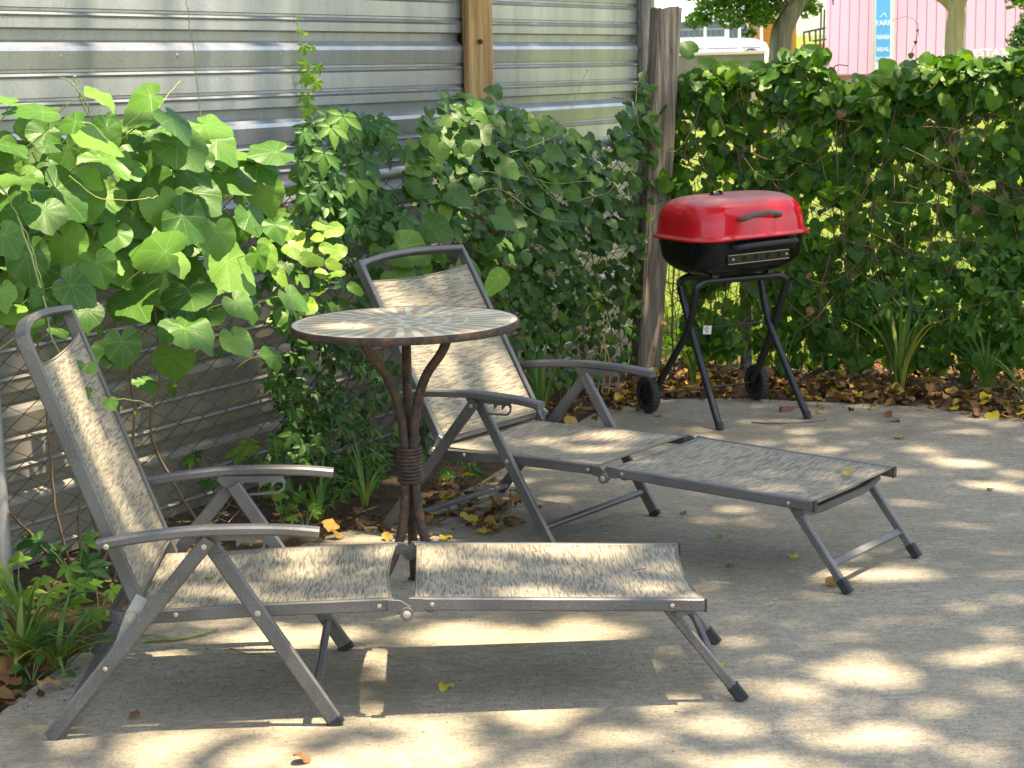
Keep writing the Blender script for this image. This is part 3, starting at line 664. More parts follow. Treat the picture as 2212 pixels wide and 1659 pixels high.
# legs: one U tube to the front feet, one to the wheels
zt = RZ-0.161-0.014
def ut(ytop, wt, yb, wb, zb, wid):
    pts = fillet([(-wb, yb, zb), (-wt*0.98, ytop*0.2+yb*0.0, zt-0.19), (-wt*1.04, ytop, zt-0.02), (-wt*0.86, ytop, zt), (wt*0.86, ytop, zt), (wt*1.04, ytop, zt-0.02), (wt*0.98, ytop*0.2, zt-0.19), (wb, yb, zb)], 0.075, 5)
    l = MB(); sweep(l, pts, circ(0.0145, 12), (0.05, 0.3, 1), True); return l
a_ = ut(0.085, 0.185, -0.240, 0.205, 0.004, 0)
ao = a_.build('front_leg_tube', M['blackleg'], gr)
a_ = ut(-0.085, 0.205, 0.215, 0.240, 0.085, 0)
wo = a_.build('wheel_leg_tube', M['blackleg'], gr)
for s in (-1, 1):
    f_ = MB(); sweep(f_, [(s*0.2035, -0.231, 0.030), (s*0.205, -0.2405, 0.002)], rect(0.027, 0.027, 0.006), (0, 1, 0)); f_.build('rubber_foot', M['rubber'], ao)
    wh = MB(); cx = s*0.262; n_ = 28; prof = [(0.045, -0.014), (0.070, -0.017), (0.076, -0.012), (0.0785, 0.0), (0.076, 0.012), (0.070, 0.017), (0.045, 0.014)]
    vs = []; fs = []; m = len(prof)
    for i in range(n_*2):
        a = math.pi*i/n_
        for r_, x_ in prof:
            rr = r_ * (0.965 if (i % 2 and r_ > 0.073) else 1.0); vs.append((cx+x_, 0.222 + rr*math.cos(a), 0.0785 + rr*math.sin(a)))
    for i in range(n_*2):
        for k in range(m-1): fs.append((i*m+k, ((i+1) % (n_*2))*m+k, ((i+1) % (n_*2))*m+k+1, i*m+k+1))
    wh.add(vs, fs, False); w_ = wh.build('wheel', M['rubber'], gr)
    hb = MB(); disc(hb, (cx-0.008, 0.222, 0.0785), (1, 0, 0), 0.046, 0.016, 24); disc(hb, (cx-0.016, 0.222, 0.0785), (1, 0, 0), 0.014, 0.032, 12)
    for k in range(6):
        a = k*math.pi/3; box(hb, (cx, 0.222+0.030*math.cos(a), 0.0785+0.030*math.sin(a)), 0.026, 0.030, 0.006, Matrix.Rotation(a, 3, 'X'))
    hb.build('hub', M['blackleg'], w_)
ax = MB(); sweep(ax, [(-0.262, 0.222, 0.0785), (0.262, 0.222, 0.0785)], circ(0.005, 8), (0, 0, 1), True); ax.build('axle', M['blackleg'], gr)
ax = MB(); sweep(ax, [(-0.18, 0.01, zt-0.20), (0.18, 0.01, zt-0.20)], circ(0.004, 8), (0, 0, 1), True); ax.build('leg_brace', M['blackleg'], gr)
for yy in (0.085, -0.085):
    for xx in (-0.13, 0.13): box(MB(), (xx, yy, zt+0.012), 0.03, 0.02, 0.03).build('bowl_bracket', M['blackleg'], gr)
tg = MB(); box(tg, (-0.125, -0.02, zt-0.205), 0.038, 0.0015, 0.034, Matrix.Rotation(0.1, 3, 'Y'))
to = tg.build('paper_tag', simple('tag_card', (0.55, 0.52, 0.42), 0.8), gr)
tm = MB()
for k in range(4): box(tm, (-0.130+0.004*(k % 2), -0.0218, zt-0.195-0.006*k), 0.022-0.003*k, 0.0004, 0.0022, Matrix.Rotation(0.3*(k-1), 3, 'Y'))
tm.build('tag_print', M['rubber'], to)
# ================================================================== leaves
def interp(tab, a):
    a = abs(a)
    for (a0, r0), (a1, r1) in zip(tab, tab[1:]):
        if a <= a1: return r0 + (r1-r0)*(a-a0)/(a1-a0)
    return tab[-1][1]
HEART = [(0, 1.05), (7, .87), (16, .73), (30, .65), (42, .63), (60, .63), (80, .61), (100, .59), (125, .55), (148, .47), (166, .33), (176, .16), (180, .10)]
GRAPE = [(0, 1.0), (9, .89), (20, .81), (32, .79), (44, .80), (52, .78), (66, .76), (85, .74), (105, .71), (125, .65), (146, .57), (163, .44), (174, .24), (180, .12)]
ARROW = [(0, 1.0), (9, .80), (18, .62), (32, .48), (50, .42), (72, .43), (95, .48), (118, .56), (138, .57), (155, .44), (170, .25), (180, .14)]
ROUND = [(0, 1.0), (12, .86), (30, .76), (60, .70), (95, .67), (130, .62), (160, .56), (180, .50)]
OVATE = [(0, 1.0), (10, .80), (22, .58), (40, .44), (65, .37), (90, .34), (120, .32), (150, .30), (180, .28)]
def polar_leaf(name, tab, n, mat, fold=0.12, droop=0.25, wave=0.04, teeth=0.0, seed=0, rings=(0.45, 1.0)):
    r_ = random.Random(seed); vs = [(0, 0, 0)]; fs = []; uv = [(.5, .5)]
    ph = r_.uniform(0, 6); asym = r_.uniform(-.06, .06)
    for ri, k in enumerate(rings):
        for i in range(n):
            a = -180 + 360*(i+0.5)/n
            r0 = interp(tab, a)*(1 + asym*math.sin(R(a)))
            if teeth and ri == len(rings)-1: r0 *= 1 + teeth*(1 if i % 2 else -1)
            x, y = r0*k*math.sin(R(a)), r0*k*math.cos(R(a))
            z = fold*abs(x) - droop*y*abs(y) - 0.14*x*x + wave*k*k*math.sin(3*R(a)+ph) + wave*.6*k*k*math.sin(7*R(a)+ph*2)
            vs.append((x, y, z)); uv.append((x*.4+.5, y*.4+.5))
    for i in range(n): fs.append((0, 1+(i+1) % n, 1+i))
    for ri in range(len(rings)-1):
        o_ = 1+ri*n
        for i in range(n): fs.append((o_+i, o_+(i+1) % n, o_+n+(i+1) % n, o_+n+i))
    fs = [tuple(reversed(f)) for f in fs]
    mb = MB(); mb.add(vs, fs, True, uv); me = mb.mesh(name, mat)
    return me
def compound_leaf(name, mat, seed=0, lobes=((0, 1.0), (52, .88), (-54, .9), (112, .62), (-110, .6)), wid=0.21):
    r_ = random.Random(seed); mb = MB()
    for a, L in lobes:
        a = R(a + r_.uniform(-7, 7)); L *= r_.uniform(.9, 1.08); dr = r_.uniform(.1, .35)
        ex, ey = Vector((math.cos(a), -math.sin(a), 0)), Vector((math.sin(a), math.cos(a), 0))
        st = [(0.06, .02), (.16, .10), (.32, .17), (.48, .21), (.62, .20), (.76, .145), (.88, .08), (1.0, .004)]
        vs = []; fs = []; uv = []
        for j, (t, w_) in enumerate(st):
            w_ *= wid/.21*(1.06 if j % 2 else .95)
            for u in (-1, 0, 1):
                p = ey*(t*L) + ex*(u*w_*L) + Vector((0, 0, 0.10*abs(u)*w_/.21*L - dr*t*t*L)); vs.append(p); uv.append((u*w_*.4+.5, t*.4+.5))
        for j in range(len(st)-1):
            for k in (0, 1): fs.append((j*3+k, j*3+k+1, j*3+k+4, j*3+k+3))
        mb.add(vs, fs, True, uv)
    return mb.mesh(name, mat)
LM = dict(
 grape=leafmat('grape_leaf', (0.038, 0.115, 0.018), (0.080, 0.195, 0.030), (0.15, 0.285, 0.045), 0.34, spots=0.5, vcol=(0.22, 0.36, 0.10)),
 creeper=leafmat('creeper_leaf', (0.022, 0.080, 0.014), (0.046, 0.132, 0.02), (0.11, 0.22, 0.025), 0.32),
 lime=leafmat('lime_leaf', (0.13, 0.27, 0.03), (0.21, 0.36, 0.04), (0.28, 0.40, 0.05), 0.42),
 heart=leafmat('heart_leaf', (0.028, 0.088, 0.012), (0.056, 0.140, 0.018), (0.13, 0.235, 0.026), 0.36, spots=0.4),
 ivy=leafmat('hedge_leaf', (0.034, 0.110, 0.012), (0.062, 0.160, 0.016), (0.13, 0.24, 0.026), 0.45, spots=0.4, rough=0.38),
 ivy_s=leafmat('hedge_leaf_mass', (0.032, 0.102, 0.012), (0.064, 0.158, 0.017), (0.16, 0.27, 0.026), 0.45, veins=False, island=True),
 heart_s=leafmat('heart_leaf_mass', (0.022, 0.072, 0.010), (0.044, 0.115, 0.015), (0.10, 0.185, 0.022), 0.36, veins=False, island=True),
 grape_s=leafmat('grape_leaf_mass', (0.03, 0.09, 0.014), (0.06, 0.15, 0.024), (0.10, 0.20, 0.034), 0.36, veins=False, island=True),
 strap=leafmat('strap_leaf', (0.07, 0.16, 0.03), (0.115, 0.22, 0.045), (0.30, 0.27, 0.06), 0.25, veins=False),
 tree=leafmat('tree_leaf', (0.035, 0.085, 0.015), (0.065, 0.14, 0.02), (0.10, 0.19, 0.03), 0.35, veins=False, island=True),
 street=leafmat('street_tree_leaf', (0.06, 0.15, 0.02), (0.10, 0.22, 0.03), (0.16, 0.29, 0.04), 0.45, veins=False, island=True),
 yellow=leafmat('yellow_dead_leaf', (0.50, 0.30, 0.02), (0.62, 0.45, 0.03), (0.52, 0.47, 0.06), 0.25, spots=0.6, vcol=(0.6, 0.5, 0.15)),
 brown=leafmat('brown_dead_leaf', (0.10, 0.046, 0.02), (0.27, 0.125, 0.045), (0.42, 0.24, 0.10), 0.15, spots=0.4, rough=0.6),
 brown_s=leafmat('dead_leaf_mass', (0.08, 0.04, 0.02), (0.22, 0.105, 0.04), (0.48, 0.31, 0.06), 0.15, veins=False, island=True, rough=0.6),
)
def set6(fn, k=5): return [fn(i) for i in range(k)]
LS = dict(
 grape=set6(lambda i: polar_leaf('grape_leaf', GRAPE if i % 5 else HEART, 44, LM['grape'], 0.02+.03*(i % 4), 0.08+.08*(i % 4), 0.03+.018*(i % 3), 0.014, i, (0.3, 0.65, 1.0)), 10),
 heart=set6(lambda i: polar_leaf('heart_leaf', HEART, 18, LM['heart'], 0.14+.03*(i % 3), 0.14+.08*(i % 3), 0.04, 0, i+20)),
 arrow=set6(lambda i: polar_leaf('arrow_leaf', ARROW, 20, LM['heart'], 0.14, 0.2, 0.04, 0, i+40), 3),
 ivy=set6(lambda i: polar_leaf('hedge_leaf', HEART if i % 3 else ARROW, 18, LM['ivy'], 0.13+.03*(i % 3), 0.12+.07*(i % 3), 0.04, 0, i+60), 6),
 lime=set6(lambda i: polar_leaf('lime_leaf', OVATE, 14, LM['lime'], 0.2, 0.2, 0.03, 0, i+80), 3),
 creeper=set6(lambda i: compound_leaf('creeper_leaf', LM['creeper'], i), 5),
 limecreeper=set6(lambda i: compound_leaf('young_creeper_leaf', LM['lime'], i+9), 3),
 seedling=set6(lambda i: polar_leaf('seedling_leaf', HEART, 16, LM['heart'], 0.1, 0.1, 0.03, 0, i+95), 3),
 yellow=set6(lambda i: polar_leaf('yellow_dead_leaf', ROUND if i % 2 else HEART, 16, LM['yellow'], 0.2*(1 if i % 2 else -1), 0.28*(1 if i < 2 else -1), 0.09, 0, i+120), 4),
 brown=set6(lambda i: polar_leaf('brown_dead_leaf', ROUND if i % 3 else OVATE, 16, LM['brown'], 0.3*(1 if i % 2 else -1), 0.4*(1 if i < 3 else -1), 0.13, 0, i+140), 6),
)
def basis(pos, nrm, tip, size):
    z = Vector(nrm).normalized(); y = Vector(tip); y = y - z*y.dot(z)
    if y.length < 1e-4: y = z.orthogonal()
    y.normalize(); x = y.cross(z)
    m = Matrix((x*size, y*size, z*size)).transposed().to_4x4(); m.translation = pos; return m
def inpoly(x, y, poly):
    c = False; j = len(poly)-1
    for i in range(len(poly)):
        (xi, yi), (xj, yj) = poly[i], poly[j]
        if (yi > y) != (yj > y) and x < (xj-xi)*(y-yi)/(yj-yi)+xi: c = not c
        j = i
    return c
def sample(poly):
    xs = [p[0] for p in poly]; ys = [p[1] for p in poly]
    while True:
        x, y = rnd.uniform(min(xs), max(xs)), rnd.uniform(min(ys), max(ys))
        if inpoly(x, y, poly): return x, y
def rv(k): return Vector((rnd.uniform(-k, k), rnd.uniform(-k, k), rnd.uniform(-k, k)))
def put_leaves(root, items, massmat, limit=295):
    """items: (matrix, mesh). The largest in view become parts, the rest one mass."""
    base = Vector(root.location)
    def key(it):
        m = it[0]; p = m.translation; px_, py_ = proj(p); return -(m.col[0].length / max(0.5, (p-C0).length)) - it[2] + (0 if -20 < px_ < PW+20 else 9)
    items = sorted(items, key=key)
    for m, me, *_ in items[:limit]:
        o_ = obj('leaf', me, root); mm = m.copy(); mm.translation = m.translation - base; o_.matrix_basis = mm
    rest = items[limit:]
    if rest:
        mb = MB()
        for m, me, *_ in rest:
            mb.add([m @ v.co - base for v in me.vertices], [tuple(p.vertices) for p in me.polygons], True)
        o_ = mb.build('small_foliage', massmat, root); o_['kind'] = 'stuff'
UP = Vector((0, 0, 1)); TOCAM = Vector((0, -1, 0.15))
def imgdir(deg): a = R(deg); return cam_r*math.cos(a) - cam_u*math.sin(a)

def stempath(root, pts, r0, r1, mat, name='stem', smooth=5, n=6):
    base = Vector(root.location); p = smoothpath([Vector(q)-base for q in pts], smooth); k = len(p)
    p = [q + rv(0.003) for q in p]
    mb = MB(); sweep(mb, p, circ(1.0, n), (0.31, 0.6, 0.35), True, scales=[r0+(r1-r0)*i/(k-1) for i in range(k)])
    return mb.build(name, mat, root)

# ------------------------------------------------------------------ wild grape vine over the left fence
gv = thing('grape_vine', 'wild grape vine with large bright leaves above the upright-backed chair', 'vine', tuple(f1(230, 1300)*1.0))
G = [(65, 240, 128, 185), (12, 215, 50, 200), (225, 214, 78, 15), (308, 213, 78, 170), (213, 303, 142, 25), (312, 268, 70, -50), (385, 272, 100, 25), (300, 250, 80, 160), (462, 278, 110, 35), (400, 325, 125, 40),
     (482, 322, 105, 30), (577, 330, 100, 165), (240, 352, 115, 45), (285, 368, 70, 60), (112, 318, 55, 10), (22, 392, 100, 120), (60, 400, 80, 60), (142, 428, 130, 10), (512, 395, 105, 40), (568, 368, 90, 50), (580, 432, 100, 62),
     (440, 432, 105, 35), (412, 482, 112, 20), (330, 540, 128, 215), (508, 588, 138, 25), (232, 462, 62, 5), (20, 522, 85, 40), (62, 572, 105, 60), (152, 532, 95, 50), (248, 515, 70, 100), (297, 655, 132, 62), (412, 642, 118, 75),
     (418, 722, 125, 40), (172, 628, 100, 15), (92, 592, 70, 110), (8, 642, 78, 80), (188, 684, 75, 80), (266, 757, 90, 85), (232, 768, 62, 95), (376, 787, 88, 85), (320, 834, 68, 55), (520, 742, 82, 40), (592, 780, 66, 60),
     (520, 662, 70, 30), (640, 650, 78, 20), (620, 696, 72, 100), (350, 455, 95, 60), (470, 520, 90, 70), (300, 480, 90, 45), (100, 470, 95, 70), (190, 390, 90, 20), (330, 405, 100, 60), (420, 380, 95, 15), (520, 335, 85, 25),
     (545, 480, 80, 70), (600, 500, 70, 50), (30, 320, 80, 30), (150, 265, 60, 200), (330, 300, 85, 40), (60, 700, 60, 95), (130, 720, 55, 80), (30, 460, 90, 150), (215, 585, 85, 70), (380, 570, 80, 60), (450, 690, 70, 80), (560, 560, 70, 60)]
items = []; pet = MB()
for i, (x, y, wpx, ta) in enumerate(G):
    off = rnd.uniform(0.10, 0.30) + (0.06 if y > 500 else 0)
    p = f1(x, y, off); dist = (p-C0).length; size = wpx/FPX*dist/1.42
    nrm = FN*0.35 + TOCAM*0.42 + UP*(rnd.uniform(0.7, 1.3) if y < 420 else rnd.uniform(0.25, 0.8)) + rv(0.45)
    tip = imgdir(ta + rnd.uniform(-10, 10)) + Vector((0, -0.25, -0.15))
    m = basis(p, nrm, tip, size); m.translation = p - m.col[1].to_3d()*0.30
    items.append((m, LS['grape'][i % 10], 1.0))
    a = m.translation; b = a - m.col[1].to_3d().normalized()*size*0.5 - FN*0.06 - UP*0.04; c = b - FN*0.08 - UP*0.05
    sweep(pet, [q - Vector(gv.location) for q in smoothpath([a, b, c], 3)], circ(0.0016, 5), (0.3, 0.2, 0.9), True)
GP = [(-330, 240), (-60, 260), (150, 250), (330, 260), (420, 300), (590, 330), (625, 400), (600, 520), (560, 640), (470, 720), (330, 680), (200, 640), (60, 700), (-60, 660), (-330, 640)]
for i in range(250):
    x, y = sample(GP); off = rnd.uniform(-0.02, 0.14); p = f1(x, y, off)
    m = basis(p, FN*0.5 + TOCAM*0.4 + UP*rnd.uniform(0.0, 0.8) + rv(0.5), imgdir(rnd.uniform(0, 140)) + Vector((0, 0, -0.3)), rnd.uniform(0.05, 0.088))
    items.append((m, LS['grape'][i % 10], 0))
for i in range(40):      # small leaves hanging behind
    x, y = sample([(60, 620), (560, 640), (620, 800), (540, 900), (380, 860), (200, 800), (60, 760)]); p = f1(x, y, rnd.uniform(0, 0.1))
    items.append((basis(p, FN + UP*0.3 + rv(0.4), Vector((0, 0, -1)) + rv(0.4), rnd.uniform(0.015, 0.032)), LS['heart'][i % 5], 0))
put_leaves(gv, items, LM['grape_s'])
pet.build('petioles', M['greenstem'], gv)['kind'] = 'stuff'
def fence_stem(root, fp, xs, r0, r1, mat, off=0.02): stempath(root, [fp(x, y, off + rnd.uniform(-0.02, 0.03)) for x, y in xs], r0, r1, mat)
for xs in ([(190, 1290), (170, 1150), (175, 1000), (150, 850), (170, 700), (230, 560)], [(200, 1295), (215, 1180), (190, 1060), (215, 900), (240, 720), (330, 560), (420, 470)], [(180, 1300), (130, 1150), (110, 1000), (90, 800), (60, 600)],
           [(195, 1280), (250, 1120), (240, 950), (285, 800), (300, 640)], [(440, 1150), (330, 950), (345, 800), (330, 620)], [(195, 1290), (60, 1150), (0, 1085), (-60, 1040)], [(285, 1010), (290, 900), (280, 780), (300, 600)], [(230, 1180), (262, 1150), (245, 1260)]):
    fence_stem(gv, f1, xs, 0.0055, 0.0025, M['stem'])
for xs, of in (([(350, 300), (400, 320), (430, 270), (420, 130), (410, 60), (400, -20)], 0.05), ([(300, 330), (345, 230), (390, 175)], 0.12), ([(200, 260), (180, 210), (150, 175), (125, 165)], 0.15), ([(195, 255), (170, 200), (160, 165), (176, 180)], 0.12),
               ([(0, 400), (35, 460), (70, 540), (90, 620)], 0.3), ([(150, 380), (220, 430), (300, 430), (340, 425)], 0.3)):
    stempath(gv, [f1(x, y, of + rnd.uniform(-0.01, 0.01)) for x, y in xs], 0.0022, 0.0012, M['greenstem'], 'tendril')
# cane arching over the chair back
cn = [f1(40, 470, 0.34), at_y(72, 570, 5.0), at_y(96, 660, 4.86), at_y(118, 740, 4.80), at_y(160, 810, 4.76), at_y(215, 855, 4.74), at_y(300, 865, 4.80), at_y(330, 880, 4.84)]
stempath(gv, cn, 0.0028, 0.0013, M['greenstem'], 'overhanging_cane')
small = []
for x, y, yy, wpx, ta in ((168, 790, 4.74, 22, -10), (195, 793, 4.74, 26, 20), (190, 850, 4.72, 26, 190), (238, 868, 4.74, 30, 60), (262, 880, 4.78, 12, 90), (292, 890, 4.8, 14, 80), (75, 640, 4.88, 40, 10)):
    p = at_y(x, y, yy); small.append((basis(p, TOCAM + UP*0.4 + rv(.3), imgdir(ta), wpx/FPX*yy/1.3), LS['lime'][0] if wpx < 20 else LS['grape'][2], 0))
for m, me, _ in small:
    o_ = obj('leaf', me, gv); m.translation = m.translation - Vector(gv.location); o_.matrix_basis = m

# ------------------------------------------------------------------ creeper and heart-leaf vines in the middle
cv = thing('virginia_creeper', 'dark five-leaflet creeper climbing the fence beside the treated pine post', 'vine', tuple(f1(760, 1090)*1.0))
items = []
CP = [(640, 300), (690, 240), (790, 220), (860, 290), (850, 400), (880, 470), (800, 500), (700, 520), (650, 420)]
for i in range(120):
    x, y = sample(CP); p = f1(x, y, rnd.uniform(0.03, 0.2))
    items.append((basis(p, FN*0.5 + TOCAM*0.5 + UP*0.5 + rv(0.4), imgdir(rnd.uniform(30, 150)), rnd.uniform(0.045, 0.078)), LS['creeper'][i % 5], 1))
for x, y, sz in ((740, 250, .085), (700, 330, .08), (785, 345, .09), (870, 470, .085), (665, 420, .06), (690, 395, .055), (750, 455, .055), (770, 390, .08), (715, 275, .075), (655, 285, .05), (930, 640, .06), (870, 320, .07), (905, 520, .06), (975, 480, .07)):
    items.append((basis(f1(x, y, .22), FN*.4 + TOCAM*.6 + UP*.5 + rv(.2), imgdir(rnd.uniform(50, 120)), sz), LS['creeper'][rnd.randrange(5)], 2))
for i in range(300):    # thin lower foliage behind the table
    x, y = sample([(560, 780), (640, 720), (760, 740), (860, 790), (860, 960), (800, 1060), (660, 1090), (560, 1040), (600, 900)]); p = f1(x, y, rnd.uniform(0.0, 0.14))
    items.append((basis(p, FN*0.6 + TOCAM*0.3 + UP*0.5 + rv(0.4), Vector((0, 0, -1)) + rv(0.7), rnd.uniform(0.028, 0.055)), LS['creeper'][i % 5], 0))
for i in range(170):    # mass joining the grape vine and the heart-leaf vine behind the table
    x, y = sample([(600, 440), (700, 470), (880, 460), (980, 560), (960, 640), (860, 640), (800, 700), (700, 760), (600, 740), (570, 600)]); p = f1(x, y, rnd.uniform(0.0, 0.2))
    items.append((basis(p, FN*.45 + TOCAM*.4 + UP*.6 + rv(.45), imgdir(rnd.uniform(20, 140)), rnd.uniform(.035, .065)), LS['creeper'][i % 5] if i % 2 else LS['heart'][i % 5], .0005))
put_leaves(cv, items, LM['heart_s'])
for xs in ([(760, 1080), (740, 900), (760, 760), (720, 600), (740, 420)], [(700, 1080), (690, 940), (640, 800), (690, 640), (670, 470)], [(790, 1060), (800, 900), (830, 760), (820, 560)], [(610, 480), (650, 440), (700, 470), (760, 560), (800, 600)],
           [(600, 430), (640, 470), (690, 455), (640, 510), (620, 560)], [(560, 1040), (640, 900), (700, 800)]):
    fence_stem(cv, f1, xs, 0.004, 0.0018, M['stem'])
# young strand climbing the shed wall
sv = thing('creeper_strand', 'thin young creeper strand climbing the bare metal sheet', 'vine', tuple(f1(655, 330, -0.2)))
def wl(x, y): return at_plane(x, y, WA + FN*0.02, FN)
stempath(sv, [wl(x, y) for x, y in ((668, 300), (655, 230), (652, 180), (648, 120), (645, 70), (632, 30))], 0.002, 0.001, M['greenstem'])
for i, (x, y, s_) in enumerate(((655, 235, .05), (668, 230, .04), (650, 205, .052), (662, 160, .05), (652, 165, .045), (652, 134, .046), (676, 142, .042), (672, 178, .045), (645, 100, .038), (664, 100, .032), (640, 66, .022), (650, 72, .018), (634, 40, .014))):
    o_ = obj('leaf', LS['limecreeper'][i % 3], sv); m = basis(wl(x, y) + FN*0.02 - Vector(sv.location), FN*.6 + TOCAM*.5 + rv(.25), imgdir(rnd.uniform(40, 140)), s_); o_.matrix_basis = m
# lime-leaved shoot
lv = thing('lime_leaf_vine', 'yellow-green leaved shoot between the grape vine and the mosaic table', 'vine', tuple(f1(690, 700)*1.0))
lit_ = [(683, 488, 34), (728, 495, 55), (690, 512, 34), (700, 535, 40), (735, 540, 50), (712, 570, 42), (660, 560, 55), (622, 540, 50), (640, 510, 60), (690, 590, 40), (735, 590, 40), (600, 590, 45), (655, 600, 40), (620, 500, 60), (1080, 598, 70), (670, 660, 60), (760, 620, 40)]
for i, (x, y, wpx) in enumerate(lit_):
    p = f1(x, y, rnd.uniform(.16, .3)); o_ = obj('leaf', LS['lime'][i % 3], lv)
    m = basis(p - Vector(lv.location), FN*.4 + TOCAM*.6 + UP*.6 + rv(.3), imgdir(rnd.choice((20, 60, 100, 150)) + rnd.uniform(-20, 20)), wpx/FPX*(p-C0).length/1.0); o_.matrix_basis = m
for xs in ([(690, 800), (700, 680), (690, 590), (700, 520)], [(740, 700), (735, 600), (720, 540), (690, 500)], [(620, 600), (670, 560), (720, 530)]): fence_stem(lv, f1, xs, 0.0025, 0.0012, M['greenstem'], .15)

hv = thing('heart_leaf_vine', 'dense heart-leaved vine draped over the fence between pine post and corner post', 'vine', tuple(f1(1150, 950)*1.0))
items = []
HP = [(880, 330), (930, 230), (950, 195), (1010, 210), (1060, 185), (1090, 230), (1160, 245), (1230, 280), (1310, 300), (1360, 210), (1400, 140), (1420, 260), (1410, 420), (1400, 520), (1330, 540), (1260, 560), (1180, 600), (1060, 560), (960, 500), (870, 420)]
for i in range(1000):
    x, y = sample(HP); p = f1(x, y, rnd.uniform(0.0, 0.24)); s_ = rnd.uniform(0.030, 0.058)*(1.25 if rnd.random() < .15 else 1)
    mesh = LS['arrow'][i % 3] if rnd.random() < .25 else LS['heart'][i % 5]
    items.append((basis(p, FN*0.5 + TOCAM*0.4 + UP*0.75 + rv(0.45), imgdir(rnd.uniform(0, 130)) + Vector((0, 0, -.2)), s_), mesh, 0))
for x, y, wpx, ta in ((985, 260, 70, 60), (960, 290, 65, 70), (1040, 275, 80, 80), (1015, 305, 60, 100), (1068, 200, 60, -60), (945, 320, 60, 90), (1000, 330, 55, 80), (1030, 240, 60, 50), (1190, 330, 60, 10), (1090, 360, 65, 30), (1150, 420, 60, 40), (870, 535, 110, 25), (1000, 585, 95, 40),
                       (930, 490, 90, 20), (860, 600, 90, 60), (1080, 470, 70, 30), (1215, 470, 60, 40), (1280, 400, 60, 45), (980, 420, 80, 10), (900, 400, 80, 20)):
    p = f1(x, y, rnd.uniform(.16, .28)); mesh = LS['arrow'][rnd.randrange(3)] if y < 300 else LS['heart'][rnd.randrange(5)]
    items.append((basis(p, FN*.4 + TOCAM*.6 + UP*.6 + rv(.2), imgdir(ta), wpx/FPX*(p-C0).length/1.35), mesh, 2))
HL = [(960, 520), (1180, 600), (1260, 570), (1330, 560), (1390, 540), (1370, 640), (1250, 700), (1190, 760), (1130, 700), (1060, 640)]
for i in range(420):
    x, y = sample(HL); p = f1(x, y, rnd.uniform(0.0, 0.16))
    items.append((basis(p, FN*0.6 + TOCAM*0.4 + UP*0.4 + rv(0.45), Vector((0, 0, -1)) + rv(0.5), rnd.uniform(0.022, 0.044)), LS['heart'][i % 5], 0))
for i in range(560):
    x, y = sample([(880, 760), (1060, 700), (1390, 640), (1380, 780), (1300, 820), (1150, 860), (900, 1000), (860, 900)]); p = f1(x, y, rnd.uniform(0.0, 0.12))
    items.append((basis(p, FN*0.6 + TOCAM*0.4 + UP*0.4 + rv(0.5), Vector((0, 0, -1)) + rv(0.5), rnd.uniform(0.018, 0.04)), LS['heart'][i % 5], -1))
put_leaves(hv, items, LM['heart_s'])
for k in range(16):
    x0 = rnd.uniform(880, 1380); yb = 1010 - (x0-880)*0.42
    fence_stem(hv, f1, [(x0, yb), (x0+rnd.uniform(-30, 30), yb-120), (x0+rnd.uniform(-50, 50), yb-260), (x0+rnd.uniform(-70, 70), yb-400), (x0+rnd.uniform(-80, 80), yb-520)], rnd.uniform(.002, .0045), .0015, M['stem'], 0.03)
for xs in ([(1060, 340), (1080, 390), (1085, 430), (1120, 520), (1140, 560)], [(1040, 370), (1130, 380), (1200, 395), (1290, 390)], [(1000, 430), (1080, 410), (1170, 470), (1250, 480)], [(1130, 350), (1200, 430), (1300, 420), (1330, 400)], [(960, 330), (1000, 270), (1060, 250)], [(1100, 330), (1200, 290), (1260, 170), (1268, 150)]):
    stempath(hv, [f1(x, y, .24) for x, y in xs], .002, .001, M['greenstem'], 'tendril')
stempath(hv, [f1(1400, 140, .1), f1(1375, 190, .15), f1(1380, 270, .2), f1(1420, 320, .22), f2(1470, 320, .12), f2(1510, 240, .1), f2(1520, 200, .05)], .0022, .0015, M['greenstem'], 'tendril')

# ------------------------------------------------------------------ hedge-like vine over the right fence
iv = thing('ivy_hedge', 'tall hedge of dark heart-leaved ivy covering the fence behind the grill', 'vine', tuple(FB + GD*0.9))
top = [(1405, 200), (1450, 190), (1480, 165), (1530, 150), (1560, 140), (1610, 160), (1660, 150), (1700, 118), (1740, 108), (1780, 118), (1790, 150), (1810, 180), (1850, 190), (1890, 165), (1930, 150), (1980, 138), (2060, 130), (2130, 132), (2180, 125), (2230, 108), (2330, 95), (2500, 80), (2800, 50)]
def topy(x):
    for (x0, y0), (x1, y1) in zip(top, top[1:]):
        if x0 <= x <= x1: return y0+(y1-y0)*(x-x0)/(x1-x0)
    return 150
items = []; cnt = 0
HOLES = [(1555, 485, 55, 38), (1610, 440, 30, 40), (1760, 455, 45, 50), (1800, 500, 30, 30), (1890, 470, 35, 60), (2000, 470, 30, 30), (2110, 300, 45, 28), (2150, 250, 30, 30), (1520, 345, 30, 25), (1880, 420, 25, 40), (2060, 560, 40, 25), (1960, 580, 35, 30), (1720, 560, 30, 30), (1560, 640, 60, 40), (1600, 690, 80, 40), (1830, 590, 30, 25)]
def place_ivy(x, y, off, s_, pri, front=True):
    p = f2(x, y, off)
    nrm = GN*0.45 + TOCAM*0.4 + UP*rnd.uniform(0.0, 1.0) + rv(0.6)
    tip = Vector((0, 0, -1)) + cam_r*rnd.uniform(-.7, .7) + GN*rnd.uniform(0, .4)
    m = basis(p, nrm, tip, s_); m.translation = p - m.col[1].to_3d()*.25
    items.append((m, LS['ivy'][rnd.randrange(6)], pri))
